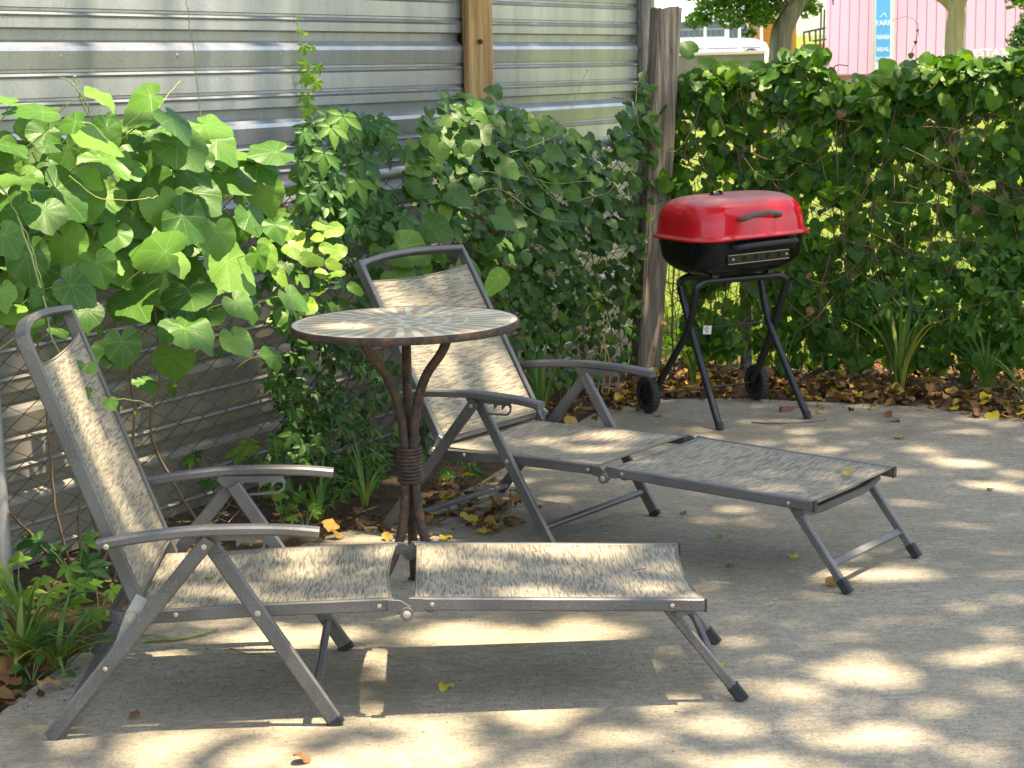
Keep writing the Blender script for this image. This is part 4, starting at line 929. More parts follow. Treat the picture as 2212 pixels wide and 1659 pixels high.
while cnt < 7000:
    x = rnd.uniform(1400, 2700); y0 = topy(x); y0 += 14*noise.noise(Vector((x*.03, 7, 0))); y = y0 + 6 + (790-y0)*rnd.random()**1.15
    if x < 1480 and y > 480 : continue
    if y > 740 and rnd.random() < .35: continue
    hole = any(((x-a)/(c*.95))**2 + ((y-b)/(d_*.95))**2 < 1 for a, b, c, d_ in HOLES)
    if hole and rnd.random() < .55: continue
    dens = 1.0 if y < y0+130 else (0.62 if y < 520 else 0.85)
    if rnd.random() > dens: continue
    cl = noise.noise(Vector((x*.013, y*.016, 2.0))) + .5*noise.noise(Vector((x*.03, y*.035, 5.0)))
    if cl < -.22 and rnd.random() < .55: continue
    place_ivy(x, y, rnd.uniform(-0.10, 0.07) + .16*max(-.2, cl), rnd.uniform(0.032, 0.058) + (.022*rnd.random() if rnd.random() < .35 else 0) + .012*cl, 0); cnt += 1
for k in range(370):      # upper fringe, lying over the top and catching light
    x = rnd.uniform(1470, 2700); y = topy(x) + rnd.uniform(-8, 40); p = f2(x, y, rnd.uniform(-0.12, 0.16))
    items.append((basis(p, UP*0.8 + GN*.3 + rv(.55), GN + Vector((0, 0, -.5)) + rv(.7), rnd.uniform(.03, .058)), LS['ivy'][rnd.randrange(6)], .001))
for k in range(520):      # sunlit outer side of the hedge, seen through the gaps
    x = rnd.uniform(1420, 2300); y = rnd.uniform(topy(x)+10, 790); p = f2(x, y, -rnd.uniform(0.12, 0.30))
    items.append((basis(p, UP*.7 - GN*.5 + rv(.6), -GN + Vector((0, 0, -.8)) + rv(.7), rnd.uniform(.016, .036)), LS['ivy'][rnd.randrange(6)], -.01))
for x, y, wpx in ((1530, 140, 45), (1580, 155, 48), (1640, 150, 40), (1700, 125, 48), (1745, 118, 50), (1505, 165, 40), (2085, 125, 40), (2000, 132, 36), (2190, 118, 44), (1490, 110, 55), (1860, 180, 44), (1920, 150, 46)):
    p = f2(x, y, .02); items.append((basis(p, TOCAM + UP*.3 + rv(.4), UP*.7 + cam_r*rnd.uniform(-1, 1), wpx/FPX*(p-C0).length/1.3), LS['ivy'][1], .01))
for k in range(90):       # creeper patches low right
    x, y = sample([(1900, 560), (2100, 520), (2240, 560), (2240, 700), (2100, 720), (1900, 700), (1780, 640)]); p = f2(x, y, rnd.uniform(.04, .2))
    items.append((basis(p, GN*.5 + TOCAM*.5 + UP*.5 + rv(.4), Vector((0, 0, -1)) + rv(.6), rnd.uniform(.035, .06)), LS['creeper'][k % 5], .0005))
for k in range(20):       # yellowed and dead leaves caught in the hedge
    x = rnd.uniform(1430, 2280); y = rnd.uniform(topy(x)+20, 780); p = f2(x, y, rnd.uniform(.06, .2)); q_ = 'yellow' if k % 9 == 0 else 'brown'
    items.append((basis(p, TOCAM + UP*.3 + rv(.6), Vector((0, 0, -1)) + rv(.5), rnd.uniform(.016, .034)), LS[q_][k % 4], .02))
put_leaves(iv, items, LM['ivy_s'])
tw = MB()
for k in range(420):      # tangle of dry stems inside the mesh
    x = rnd.uniform(1420, 2300); y = rnd.uniform(topy(x)+40, 800); L_ = rnd.uniform(60, 190); a = R(rnd.choice((90, 80, 100, 60, 120, 30, 150)) + rnd.uniform(-25, 25))
    pts = [f2(x + math.cos(a)*L_*t_ + rnd.uniform(-12, 12), max(topy(x)+25, min(800, y - math.sin(a)*L_*t_*1.0 + rnd.uniform(-12, 12))), rnd.uniform(-.03, .07)) - Vector(iv.location) for t_ in (0, .33, .66, 1)]
    sweep(tw, smoothpath(pts, 3), circ(rnd.uniform(.0012, .0026), 5), (.3, .5, .8), True)
for k in range(60):       # bare runners lying over the leaves
    x = rnd.uniform(1460, 2280); y = rnd.uniform(topy(x)+30, 700); a = R(rnd.uniform(-70, 70)); L_ = rnd.uniform(60, 200)
    pts = [f2(x + math.cos(a)*L_*t_ + rnd.uniform(-14, 14), max(topy(x)+25, y + math.sin(a)*L_*t_ + 22*math.sin(3*t_) + rnd.uniform(-10, 10)), rnd.uniform(.10, .2)) - Vector(iv.location) for t_ in (0, .33, .66, 1)]
    sweep(tw, smoothpath(pts, 4), circ(rnd.uniform(.0011, .002), 5), (.3, .5, .8), True)
tw.build('stem_tangle', M['stem'], iv)['kind'] = 'stuff'
for k in range(16):
    x0 = 1420 + 54*k + rnd.uniform(-30, 30)
    stempath(iv, [f2(x0, 800, .02), f2(x0+rnd.uniform(-30, 30), 650, .04), f2(x0+rnd.uniform(-50, 50), 480, .05), f2(x0+rnd.uniform(-60, 60), 300, .05), f2(x0+rnd.uniform(-40, 40), 210, .04)], .005, .002, M['stem'])
stempath(iv, [f2(1800, 640, .12), f2(1760, 690, .15), f2(1700, 730, .14), f2(1660, 760, .1)], .0035, .003, M['stem'])
# arching tendril with small leaves above the hedge
tp = [f2(x, y, 0.0) for x, y in ((1990, 170), (1985, 150), (1998, 118), (2012, 85), (2014, 62), (2008, 48), (1995, 40), (1975, 42), (1948, 48))]
tp = [f2(x, y, 0.0) for x, y in ((1955, 150), (1968, 118), (1978, 90), (1984, 62), (1980, 48), (1968, 38), (1950, 38), (1925, 44))]
stempath(iv, tp, .0016, .0009, M['stem'], 'tendril')
for x, y, s_ in ((1968, 118, .022), (1978, 90, .014), (1982, 65, .012), (1955, 140, .03)):
    o_ = obj('leaf', LS['ivy'][1], iv); o_.matrix_basis = basis(f2(x, y) - Vector(iv.location), TOCAM + rv(.3), Vector((0, 0, -1)), s_)

# ------------------------------------------------------------------ strap-leaved clumps
def strap(label, px, py, cnt_, L0, L1, spread=1.0, up=1.0, group=None, z=-0.01, bias=None):
    b = at_z(px, py, z); T = thing('strap_leaf_plant', label, 'plant', tuple(b), 0, group)
    for k in range(cnt_):
        a = rnd.uniform(0, 2*math.pi); L_ = rnd.uniform(L0, L1); w_ = rnd.uniform(.006, .010); e = Vector((math.cos(a), math.sin(a), 0))
        if bias is not None: e = (e + Vector(bias)).normalized()
        lean = rnd.uniform(.15, .75)*spread; vs = []; fs = []; n_ = 9; s = Vector((-e.y, e.x, 0)); p = e*rnd.uniform(0, .025); ang = math.pi/2 - lean*.4
        for j in range(n_+1):
            t_ = j/n_; ww = w_*(0.75+.5*t_ if t_ < .5 else 1.0)*(1-t_**3*.96)
            for u in (-1, 0, 1): vs.append(p + s*(u*ww) + UP*(abs(u)*ww*.5))
            p = p + (e*math.cos(ang) + UP*math.sin(ang)*up)*(L_/n_); ang -= lean*(.16+.34*t_)
            if p.z < 0.004: p.z = 0.004 + .004*rnd.random()
        for j in range(n_):
            for q_ in (0, 1): fs.append((j*3+q_, j*3+q_+1, j*3+q_+4, j*3+q_+3))
        MB().add(vs, fs, True).build('blade', LM['strap'], T)
GRP = 'strap-leaved plants along the fences'
strap('upright strap-leaved plant in the leaf litter right of the grill', 1945, 848, 30, .25, .55, .8, 1, GRP)
strap('wide arching strap-leaved plant against the ivy beside the patio bend', 2085, 832, 30, .28, .58, 1.0, 1, GRP)
strap('strap-leaved plant at the far end of the ivy hedge', 2180, 826, 30, .3, .62, 1.0, 1, GRP)
strap('low strap-leaved plant spilling over the right patio edge', 2225, 890, 16, .2, .4, 1.2, .8, GRP)
strap('strap-leaved plant growing behind the far lounge chair backrest', 1170, 905, 18, .25, .45, .7, 1, GRP)
strap('arching strap-leaved plant between two larger ones under the ivy', 2020, 822, 20, .25, .5, 1.1, 1, GRP)
strap('strap-leaved tuft against the ivy foot behind the grill', 1690, 822, 14, .15, .36, 1.0, 1, GRP)
strap('strap-leaved tuft where the patio curves by the litter strip', 2130, 850, 22, .22, .48, 1.1, .9, GRP)
strap('thin strap-leaved plant beside the half-buried brick', 1850, 826, 12, .18, .4, 1.0, 1, GRP)
strap('sparse strap-leaved plant between grill wheels and corner post', 1500, 835, 14, .15, .35, .9, 1, GRP)
strap('flattened strap-leaved plant beside the near chair rear leg', 45, 1440, 24, .18, .36, 1.3, .6, GRP, bias=(.35, -.25, 0))
strap('long strap leaves lying over the patio edge under the near chair', 120, 1450, 20, .2, .42, 1.5, .5, GRP, bias=(.5, -.3, 0))
strap('strap-leaved plant under the grape vine beside the fence pipe', 60, 1390, 16, .15, .34, 1.2, .8, GRP, bias=(.4, -.1, 0))
strap('thin strap-leaved plant between the fence and the rusty table legs', 690, 1120, 12, .15, .3, 1.2, .8, GRP)
strap('small strap-leaved plant at the left patio edge under the mosaic table', 790, 1090, 10, .12, .28, 1.1, .9, GRP)

# ------------------------------------------------------------------ low seedlings by the fence
def seed(label, px, py, spec, leaves, h0, h1, size, off=0.0, group='young plants at the foot of the fence'):
    b = at_z(px, py, -0.02); T = thing('young_creeper', label, 'plant', tuple(b), 0, group)
    for k in range(leaves):
        a = rnd.uniform(0, 6.28); r_ = rnd.uniform(.02, .10); p = Vector((math.cos(a)*r_, math.sin(a)*r_, rnd.uniform(h0, h1)))
        mb = MB(); sweep(mb, smoothpath([(0, 0, 0), (p.x*.4, p.y*.4, p.z*.65), tuple(p)], 4), circ(.0013, 5), (.3, .8, .1), True); mb.build('stem', M['greenstem'], T)
        o_ = obj('leaf', LS[spec][k % len(LS[spec])], T); o_.matrix_basis = basis(p, UP*.8 + TOCAM*.6 + rv(.3), Vector((p.x, p.y, 0)).normalized() + Vector((0, -.3, -.2)), rnd.uniform(.7, 1.15)*size)
seed('young creeper with long leaflets between the two armrests', 560, 1075, 'limecreeper', 5, .12, .22, .07)
seed('dark young creeper below the chain link beside the table legs', 480, 1100, 'creeper', 6, .10, .22, .06)
seed('young creeper climbing behind the near chair far armrest', 700, 1050, 'lime', 4, .16, .26, .06)
seed('round-leaved seedling at the patio edge beside the near chair armrest', 610, 1135, 'seedling', 6, .05, .16, .035)
seed('small bright seedling in the leaf litter under the armrest tip', 660, 1150, 'limecreeper', 5, .04, .10, .035)
seed('bright young creeper beside the near chair rear rail', 215, 1345, 'limecreeper', 5, .04, .10, .045)
seed('leafy young creeper among flattened strap leaves', 100, 1380, 'limecreeper', 6, .07, .14, .06)
seed('dark creeper tuft at the fence foot beyond the rusty band', 790, 1075, 'creeper', 7, .08, .18, .06)
seed('dark creeper tuft under the far chair seat', 1010, 1040, 'creeper', 5, .04, .10, .05)
seed('bright fern-like seedling between ivy and grill leg', 1740, 800, 'limecreeper', 6, .10, .22, .05)
seed('leafy seedling at the foot of the ivy beside the grill', 1810, 810, 'creeper', 7, .12, .26, .06)
seed('leafy weed by the fence pipe foot', 45, 1340, 'limecreeper', 7, .05, .16, .05)
seed('low weed between strap leaves and the patio corner', 150, 1410, 'creeper', 7, .03, .10, .045)
seed('low weed beside the near chair rear leg foot', 70, 1480, 'seedling', 8, .02, .09, .03)
seed('dark ground creeper under the chain link by the fence pipe', 170, 1300, 'creeper', 8, .06, .2, .07)
# ================================================================== fallen leaves
def lay(px, py, size, kind, label, grp, z=None, base=None, tilt=.35):
    p = base if base is not None else at_z(px, py, 0.0)
    q = Vector((p.x, p.y, (z if z is not None else 0.010)))
    me = LS[kind][rnd.randrange(len(LS[kind]))]
    a = rnd.uniform(0, 6.28); m = basis(q, UP + rv(tilt), Vector((math.cos(a), math.sin(a), 0)), size)
    o_ = obj('fallen_leaf', me); 
    low = min((m.to_3x3() @ v.co).z for v in me.vertices)
    m.translation.z = (z if z is not None else 0.001) - low
    o_.matrix_basis = m
    return tag(o_, label, 'leaf', grp)
pos = []
RB = [(1300, 885), (1345, 830), (1430, 800), (1560, 790), (1750, 800), (2000, 775), (2240, 750), (2240, 915), (2100, 900), (2000, 872), (1750, 862), (1600, 845), (1440, 850), (1380, 890)]
LB = [(690, 1165), (740, 1120), (830, 1120), (900, 1080), (1000, 1020), (1110, 1060), (1160, 1100), (1100, 1160), (960, 1165), (830, 1165)]
LC = [(-40, 1400), (120, 1410), (300, 1290), (345, 1330), (180, 1420), (60, 1520), (-40, 1545)]
LD = [(1100, 1000), (1200, 930), (1330, 880), (1300, 830), (1180, 880), (1080, 960)]
for poly, k in ((RB, 700), (LB, 120), (LC, 30), (LD, 50)):
    for _ in range(k):
        x, y = sample(poly); k_ = 14 if rnd.random() < .75 else 40; pos.append((x + rnd.gauss(0, k_), y + rnd.gauss(0, k_*.5), poly))
pos.sort(key=lambda q: -q[1])
mass = []; nobj = 0
for i, (x, y, poly) in enumerate(pos):
    yel = rnd.random() < (.42 if poly is RB else .16); size = rnd.uniform(.026, .046)*(1.05 if poly is not RB else 1.0)
    kind = 'yellow' if yel else 'brown'
    p = at_z(x, y, 0); z = rnd.uniform(-.012, .03) if poly is RB else rnd.uniform(-.004, .016)
    if rnd.random() < .27 and nobj < 268:
        where = {id(RB): 'in the litter strip under the ivy hedge', id(LB): 'in the litter around the table and far chair feet', id(LC): 'in the litter among strap leaves by the near chair', id(LD): 'in the litter behind the far chair'}[id(poly)]
        lay(x, y, size, kind, ('yellow fallen leaf ' if yel else 'curled brown dry leaf ') + where, 'fallen leaves ' + where, z)
        nobj += 1
    else:
        a = rnd.uniform(0, 6.28); me = LS[kind][rnd.randrange(4)]
        mass.append((basis(Vector((p.x, p.y, z+.006)), UP + rv(.6), Vector((math.cos(a), math.sin(a), 0)), size), me))
for _ in range(500):
    x, y = sample(RB); p = at_z(x, y, 0); a = rnd.uniform(0, 6.28)
    mass.append((basis(Vector((p.x, p.y, rnd.uniform(-.02, .01))), UP + rv(.6), Vector((math.cos(a), math.sin(a), 0)), rnd.uniform(.022, .042)), LS['brown'][rnd.randrange(4)]))
mb = MB()
for m, me in mass: mb.add([m @ v.co for v in me.vertices], [tuple(p.vertices) for p in me.polygons], True)
o = mb.build('leaf_litter', LM['brown_s']); tag(o, 'thick mat of small brown leaf litter along the fences', 'leaf litter', kind='stuff')
# single leaves on the slab and furniture
SP = 'single leaves scattered on the patio'
for x, y, s_, kind, lab in ((965, 1166, .032, 'yellow', 'yellow curled leaf beside the table feet'), (1710, 1206, .026, 'yellow', 'tan leaf under the far chair leg rest'), (966, 1492, .032, 'yellow', 'tan yellow leaf on shaded concrete under the near leg rest'),
        (1943, 948, .03, 'yellow', 'bright yellow leaf on open concrete in front of the grill'), (292, 1547, .034, 'brown', 'brown and yellow crumpled leaf by the near chair rear leg'), (655, 1646, .030, 'brown', 'orange-tan leaf lying on sunny concrete in front of the near chair'),
        (1800, 1266, .036, 'brown', 'brown leaf propped against the far chair rubber foot'), (1962, 1187, .03, 'brown', 'brown leaf beside the far foot crossbar'), (1775, 893, .034, 'brown', 'orange-brown leaf touching the grill front foot'), (1571, 872, .024, 'yellow', 'small yellow leaf between the grill legs'),
        (1475, 1110, .026, 'brown', 'dry leaf beside the far chair front leg'), (1090, 1105, .036, 'brown', 'large curled brown leaf under the far chair seat'), (1105, 1135, .03, 'brown', 'brown leaf near the far chair front leg'), (1040, 1125, .028, 'brown', 'brown leaf between table and far chair'),
        (385, 1482, .02, 'brown', 'tiny brown leaf in the near chair shade'), (1555, 1440, .016, 'yellow', 'small yellow leaf by the near chair foot leg'), (1580, 1228, .018, 'brown', 'small dark leaf on concrete behind the near leg rest'), (2140, 1060, .018, 'brown', 'tiny brown leaf on dappled concrete'),
        (330, 1345, .026, 'brown', 'brown leaf under the near chair rear rail'), (1880, 885, .022, 'yellow', 'yellow leaf at the litter edge beyond the grill foot'), (1425, 900, .018, 'brown', 'small brown leaf beside the grill wheel')):
    lay(x, y, s_, kind, lab, SP)
o = lay(1555, 1163, .03, 'lime', 'fresh green leaf on the slab between the chairs', SP)
def on_lounger(x, y, zl, kind, s_, lab): return lay(0, 0, s_, kind, lab, None, z=zl, base=at_z(x, y, zl), tilt=.2)
on_lounger(1832, 1024, .262, 'yellow', .026, 'yellow leaf lying on the far chair leg rest')
on_lounger(447, 1249, .272, 'limecreeper', .02, 'pale green leaf scrap on the near chair seat')
on_lounger(1018, 1237, .262, 'limecreeper', .018, 'pale green leaf scrap on the near leg rest')
p = at_y(1690, 510, 7.72); o = lay(0, 0, .022, 'yellow', 'yellow leaf resting on the grill bowl handle', None, z=0.7285, base=Vector((1.115, 7.885, 0)), tilt=.1)
def twig(label, pts, r=.003, mat=None):
    b = Vector(pts[0]); mb = MB(); p = smoothpath([Vector(q)-b for q in pts], 4); sweep(mb, [q + rv(.002) for q in p], circ(1, 5), (.3, .2, .9), True, scales=[r*(1.2-.6*i/len(p)) for i in range(len(p))])
    tag(mb.build('twig', mat or M['stem'], None, tuple(b)), label, 'twig')
twig('grey twig lying between the grill front feet', [at_z(1622, 912, .004), at_z(1690, 914, .005), at_z(1785, 908, .004)])
twig('short twig on the near chair seat', [at_z(568, 1278, .268), at_z(590, 1274, .270), at_z(606, 1266, .272)], .002)
twig('thin twig beside the near chair rear leg', [at_z(310, 1385, .004), at_z(400, 1378, .006), at_z(470, 1358, .008)], .004, M['greenstem'])
twig('little straw stalk on the far side of the near leg rest', [at_z(1365, 1231, .268), at_z(1395, 1230, .268)], .0015)
twig('dark twig on concrete under the near chair seat', [at_z(495, 1400, .004), at_z(540, 1412, .004), at_z(575, 1415, .004)], .0016)
twig('twig on the slab under the far chair leg rest', [at_z(1375, 1175, .003), at_z(1450, 1178, .003)], .0016)
ds = thing('dry_stalks', 'curled yellow dry stalks by the chain link behind the far chair', 'plant', tuple(at_z(1290, 850, -.02)))
MDS = simple('dry_stalk', (.50, .33, .10), .8, 0, .3, 30); Yd = ds.location.y
for pts in (((1278, 850), (1283, 770), (1292, 720), (1288, 690)), ((1300, 850), (1308, 780), (1305, 730), (1296, 716)), ((1268, 850), (1262, 760), (1275, 705), (1310, 735)), ((1290, 850), (1298, 800), (1300, 750), (1312, 700)), ((1315, 850), (1318, 790), (1306, 740))):
    q = smoothpath([at_y(x, y, Yd) - Vector(ds.location) for x, y in pts], 5); sweep(MB(), q, rect(.006, .0015, .0004), (.2, 1, .2)).build('stalk', MDS, ds)
MBR = simple('brick_red', (0.24, 0.085, 0.055), .9, 0, .25, 60, .4)
def chunk(name, lab, px, py, sx, sy, sz, rz):
    bmx = bmesh.new(); bmesh.ops.create_cube(bmx, size=1); bmesh.ops.scale(bmx, vec=(sx, sy, sz), verts=bmx.verts); bmesh.ops.bevel(bmx, geom=bmx.edges[:], offset=min(sx, sy, sz)*.18, segments=1, affect='EDGES')
    for v in bmx.verts: v.co += rv(min(sx, sy, sz)*.12)
    me = bpy.data.meshes.new(name); bmx.to_mesh(me); bmx.free(); me.materials.append(MBR)
    p = at_z(px, py, 0); o_ = obj(name, me, None, (p.x, p.y, sz*.5 - .002)); o_.rotation_euler = (0, 0, rz); tag(o_, lab, 'brick piece')
chunk('brick_fragment', 'red brick fragment on the slab between the grill feet', 1697, 888, .05, .03, .022, .4)
chunk('brick_fragment', 'thin red brick splinter beside the grill front foot', 1727, 881, .075, .014, .012, .5)
chunk('brick', 'worn red brick half buried in litter near the grill wheel', 1873, 800, .10, .07, .05, .2)
# crumbs of dirt and seed on the slab
mb = MB()
for k in range(500):
    x, y = (rnd.uniform(250, 1900), rnd.uniform(1060, 1640)) if k % 3 else (rnd.gauss(560, 150), rnd.gauss(1450, 70))
    p = at_z(x, y, 0); s_ = rnd.uniform(.0008, .0034)*rnd.random()**.5; a = rnd.uniform(0, 3)
    e = Vector((math.cos(a), math.sin(a), 0))*s_*rnd.uniform(1, 2.2); f_ = Vector((-math.sin(a), math.cos(a), 0))*s_*.7; u = UP*s_*.8
    mb.add([p+e, p+f_, p-e, p-f_, p+u], [(0, 1, 4), (1, 2, 4), (2, 3, 4), (3, 0, 4)])
for k in range(1500):     # grit drifted along the slab edge
    p = ep[rnd.randrange(18, 96)] + Vector((rnd.gauss(0, .05), rnd.gauss(0, .05), .001)); s_ = rnd.uniform(.001, .004); a = rnd.uniform(0, 3)
    e = Vector((math.cos(a), math.sin(a), 0))*s_*rnd.uniform(1, 2.5); f_ = Vector((-math.sin(a), math.cos(a), 0))*s_*.8; u = UP*s_*.8
    mb.add([p+e, p+f_, p-e, p-f_, p+u], [(0, 1, 4), (1, 2, 4), (2, 3, 4), (3, 0, 4)])
tag(mb.build('dirt_crumbs', simple('crumb', (0.09, 0.06, 0.04), .95, 0, .5, 90)), 'dark crumbs of dirt and seeds on the patio', 'debris', kind='stuff')
# ================================================================== beyond the fence
# weeds and grass behind the right fence
mb = MB()
for k in range(5200):
    x = rnd.uniform(.3, 5.0); y = rnd.uniform(8.9, 15) if k % 2 else rnd.uniform(9.2, 11.0)
    q = Vector((x, y, -.05))
    if (q-FB).dot(FD) < .12: continue
    if (q-WA).dot(FN) < .3 and (q - WA).dot(FD) < 5.4: continue
    h_ = rnd.uniform(.05, .16) if rnd.random() < .93 else rnd.uniform(.2, .5); a = rnd.uniform(0, 6.28); e = Vector((math.cos(a), math.sin(a), 0)); s = Vector((-e.y, e.x, 0))*.005; l = e*h_*rnd.uniform(.1, .6)
    mb.add([q-s, q+s, q+l*.4+UP*h_*.6+s*.8, q+l*.4+UP*h_*.6-s*.8, q+l+UP*h_], [(0, 1, 2, 3), (3, 2, 4)])
tag(mb.build('grass', leafmat('grass_blade', (0.10, 0.17, 0.02), (0.17, 0.25, 0.03), (0.26, 0.29, 0.05), .4, veins=False, island=True)), 'sunlit grass and weeds on the lawn beyond the ivy hedge', 'grass', kind='stuff')

# pale yellow clapboard house behind the shed
yh = thing('sided_house', 'pale yellow clapboard house wall behind the shed corner', 'house', (1.0, 15.0, -.05))
MY = simple('yellow_siding', (0.68, 0.66, 0.40), .6, 0, .06, 5)
for k in range(26):
    mb = MB(); mb.add([(-3, 0, .12*k), (.13, 0, .12*k), (.13, .012, .12*(k+1)+.01), (-3, .012, .12*(k+1)+.01), (-3, .03, .12*k), (.13, .03, .12*k)], [(0, 1, 2, 3), (0, 4, 5, 1)]); mb.build('siding_board', MY, yh)
mb = MB(); box(mb, (.15, .03, 1.55), .05, .06, 3.15); mb.build('corner_trim', simple('white_trim', (.75, .74, .68), .5), yh)
mb = MB(); box(mb, (-1.45, 1.55, 1.55), 3.1, 3.0, 3.1); mb.build('house_body', MY, yh)

# pink ribbed metal building
PB = at_y(1781, 196, 48.0); MP = simple('pink_metal', (0.40, 0.245, 0.305), .5, 0, .06, 2); MPD = simple('pink_metal_lower', (0.39, 0.235, 0.285), .55, 0, .08, 2)
pbr_ = R(-15)
pk = thing('pink_building', 'pink ribbed metal building across the street', 'building', (PB.x, PB.y, -.05), pbr_)
SLP = .27; HB = .50
def pw_(u, h): return Vector((u, max(0, h-HB)*SLP, h))
mb = MB(); mb.add([pw_(0, HB), pw_(9.5, HB), pw_(9.5, 5.0), pw_(0, 5.0)], [(0, 1, 2, 3)]); mb.add([pw_(0, HB), pw_(0, 5), (0, 6, 5), (0, 6, 0), (0, .05, 0), (0, .05, HB)], [(0, 5, 4, 3, 2, 1)]); mb.build('roof_slope', MP, pk)
mb = MB(); box(mb, (4.75, .1, HB/2), 9.5, .12, HB); mb.build('lower_wall', MPD, pk)
mb = MB(); box(mb, (4.75, .0, .06), 9.52, .1, .14); mb.build('base_board', simple('base_brown', (.22, .10, .08), .8), pk)
mb = MB(); box(mb, (4.75, -.03, HB), 9.55, .12, .045); mb.build('drip_edge', simple('drip_pink', (.42, .17, .2), .5), pk)
rs = MB(); 
for k in range(42):
    u = .12 + .225*k; r_ = MB(); a, b = pw_(u, HB+.02), pw_(u, 5.0); nrm = Vector((0, -1, SLP)).normalized()
    r_.add([a+Vector((-.014, 0, 0)), a+Vector((.014, 0, 0)), a+nrm*.020+Vector((.008, 0, 0)), a+nrm*.020-Vector((.008, 0, 0)), b+Vector((-.014, 0, 0)), b+Vector((.014, 0, 0)), b+nrm*.020+Vector((.008, 0, 0)), b+nrm*.020-Vector((.008, 0, 0))], [(1, 5, 6, 2), (2, 6, 7, 3), (3, 7, 4, 0)])
    r_.build('rib', MP, pk)
MW = simple('white_paint', (.82, .82, .80), .5, 0, .04, 3)
def text(s, size, mat, parent, loc, rot, name='lettering', ext=.006, sx=1.0):
    c = bpy.data.curves.new(name, 'FONT'); c.body = s; c.size = size; c.extrude = ext; c.align_x = 'CENTER'; c.align_y = 'CENTER'; c.offset = size*.02
    o_ = bpy.data.objects.new(name+'_tmp', c); COL.objects.link(o_)
    bpy.context.view_layer.update(); me = bpy.data.meshes.new_from_object(o_.evaluated_get(bpy.context.evaluated_depsgraph_get())); bpy.data.objects.remove(o_)
    me.materials.clear(); me.materials.append(mat); o2 = obj(name, me, parent, loc); o2.rotation_euler = rot; o2.scale = (sx, 1, 1); return o2
def bu(px, py):
    """photo pixel -> (u, h) on the sloping face"""
    rz = Matrix.Rotation(pbr_, 3, 'Z'); o_ = Vector(pk.location) + rz @ pw_(0, HB); n_ = rz @ Vector((0, -1, SLP)).normalized()
    q = rz.inverted() @ (at_plane(px, py, o_, n_) - Vector(pk.location)); return q.x, q.z
tilt = math.pi/2 - math.atan(SLP)
u, h_ = bu(2112, 113); 
t_ = text('REAL ESTATE', .24, MW, pk, pw_(u, h_-.02) + Vector((0, -.06, .0)), (math.pi/2, 0, 0), 'lettering', .01, 1.15)
mb = MB(); u0, h0 = bu(2000, 122); u1, _ = bu(2212, 118); box(mb, ((u0+u1)/2, h0*0+.24, h0-.0), (u1-u0)+.4, .02, .02); 
# banner
ub, _ = bu(1911, 60); 
bnr = thing('banner_sign', 'tall blue and white banner sign on the pink building', 'sign', tuple(Vector(pk.location) + Matrix.Rotation(pbr_, 3, 'Z') @ Vector((ub, -.12, 0))), pbr_)
mb = MB(); box(mb, (0, 0, 2.0), .50, .05, 4.1); mb.build('backing_post', simple('pale_post', (.62, .58, .50), .7), bnr)
mb = MB(); box(mb, (0, -.035, 2.35), .375, .02, 3.5); mb.build('white_border', MW, bnr)
MBL = simple('banner_blue', (.10, .40, .72), .45, 0, .06, 3)
mb = MB(); box(mb, (0, -.05, 2.40), .33, .012, 3.2); mb.build('blue_panel', MBL, bnr)
def bz(py): return at_y(1911, py, bnr.location.y - .05).z - bnr.location.z
text('YARP', .16, MW, bnr, (0, -.06, bz(50)), (math.pi/2, 0, 0), 'lettering', .004)
mb = MB()
for k in range(7): box(mb, (-.13+.043*k, -.060, bz(80)), .026, .006, .10 if k % 3 else .085)
mb.build('number_marks', MW, bnr)
text('REAL', .13, MW, bnr, (0, -.06, bz(107)), (math.pi/2, 0, 0), 'lettering', .004)
text('ESTATE', .105, MW, bnr, (0, -.06, bz(127)), (math.pi/2, 0, 0), 'lettering', .004)
e_ = MB(); sweep(e_, [(-.09, -.058, bz(37)), (-.03, -.058, bz(34)), (.03, -.058, bz(28)), (.08, -.058, bz(37))], rect(.012, .004), (0, 1, 0)); e_.build('house_outline', MW, bnr)

# ------------------------------------------------------------------ trees
def tube_tree(pts, r0, r1): return sweep(MB(), smoothpath(pts, 5), circ(1, 12), (.3, .9, .1), True, scales=[r0+(r1-r0)*i/(5*(len(pts)-1)) for i in range(5*(len(pts)-1)+1)])
def leafcloud(centres, cnt_, size, squash=.7):
    mb = MB(); wt = [q[1]**1.8 for q in centres]; pick = rnd.choices(centres, wt, k=cnt_)
    for k in range(cnt_):
        c, r_ = pick[k]; v = rv(1)
        while v.length > 1: v = rv(1)
        v.z *= squash; p = Vector(c) + v*r_; s_ = size*rnd.uniform(.6, 1.3); n_ = (UP*.7 + rv(.8)).normalized(); t1 = n_.orthogonal().normalized(); t1.rotate(Matrix.Rotation(rnd.uniform(0, 6.28), 3, n_)); t2 = n_.cross(t1)
        mb.add([p - t1*s_, p + t2*s_*.5 - n_*s_*.15, p + t1*s_, p - t2*s_*.5 - n_*s_*.15], [(0, 1, 2, 3)])
    return mb
def tree(name, lab, base, trunk, r0, r1, branches, centres, cnt_, size, mat='bark', lm='street'):
    T = thing(name, lab, 'tree', base)
    tube_tree(trunk, r0, r1).build('trunk', M[mat], T)
    for b_, ra, rb in branches: tube_tree(b_, ra, rb).build('limb', M[mat], T)
    leafcloud(centres, cnt_, size).build('crown', LM[lm], T)['kind'] = 'stuff'
    return T
def rel(x, y, Y, b): return at_y(x, y, Y) - b
Y1 = 34.0; b1 = at_y(1682, 120, Y1); b1.z = -.05
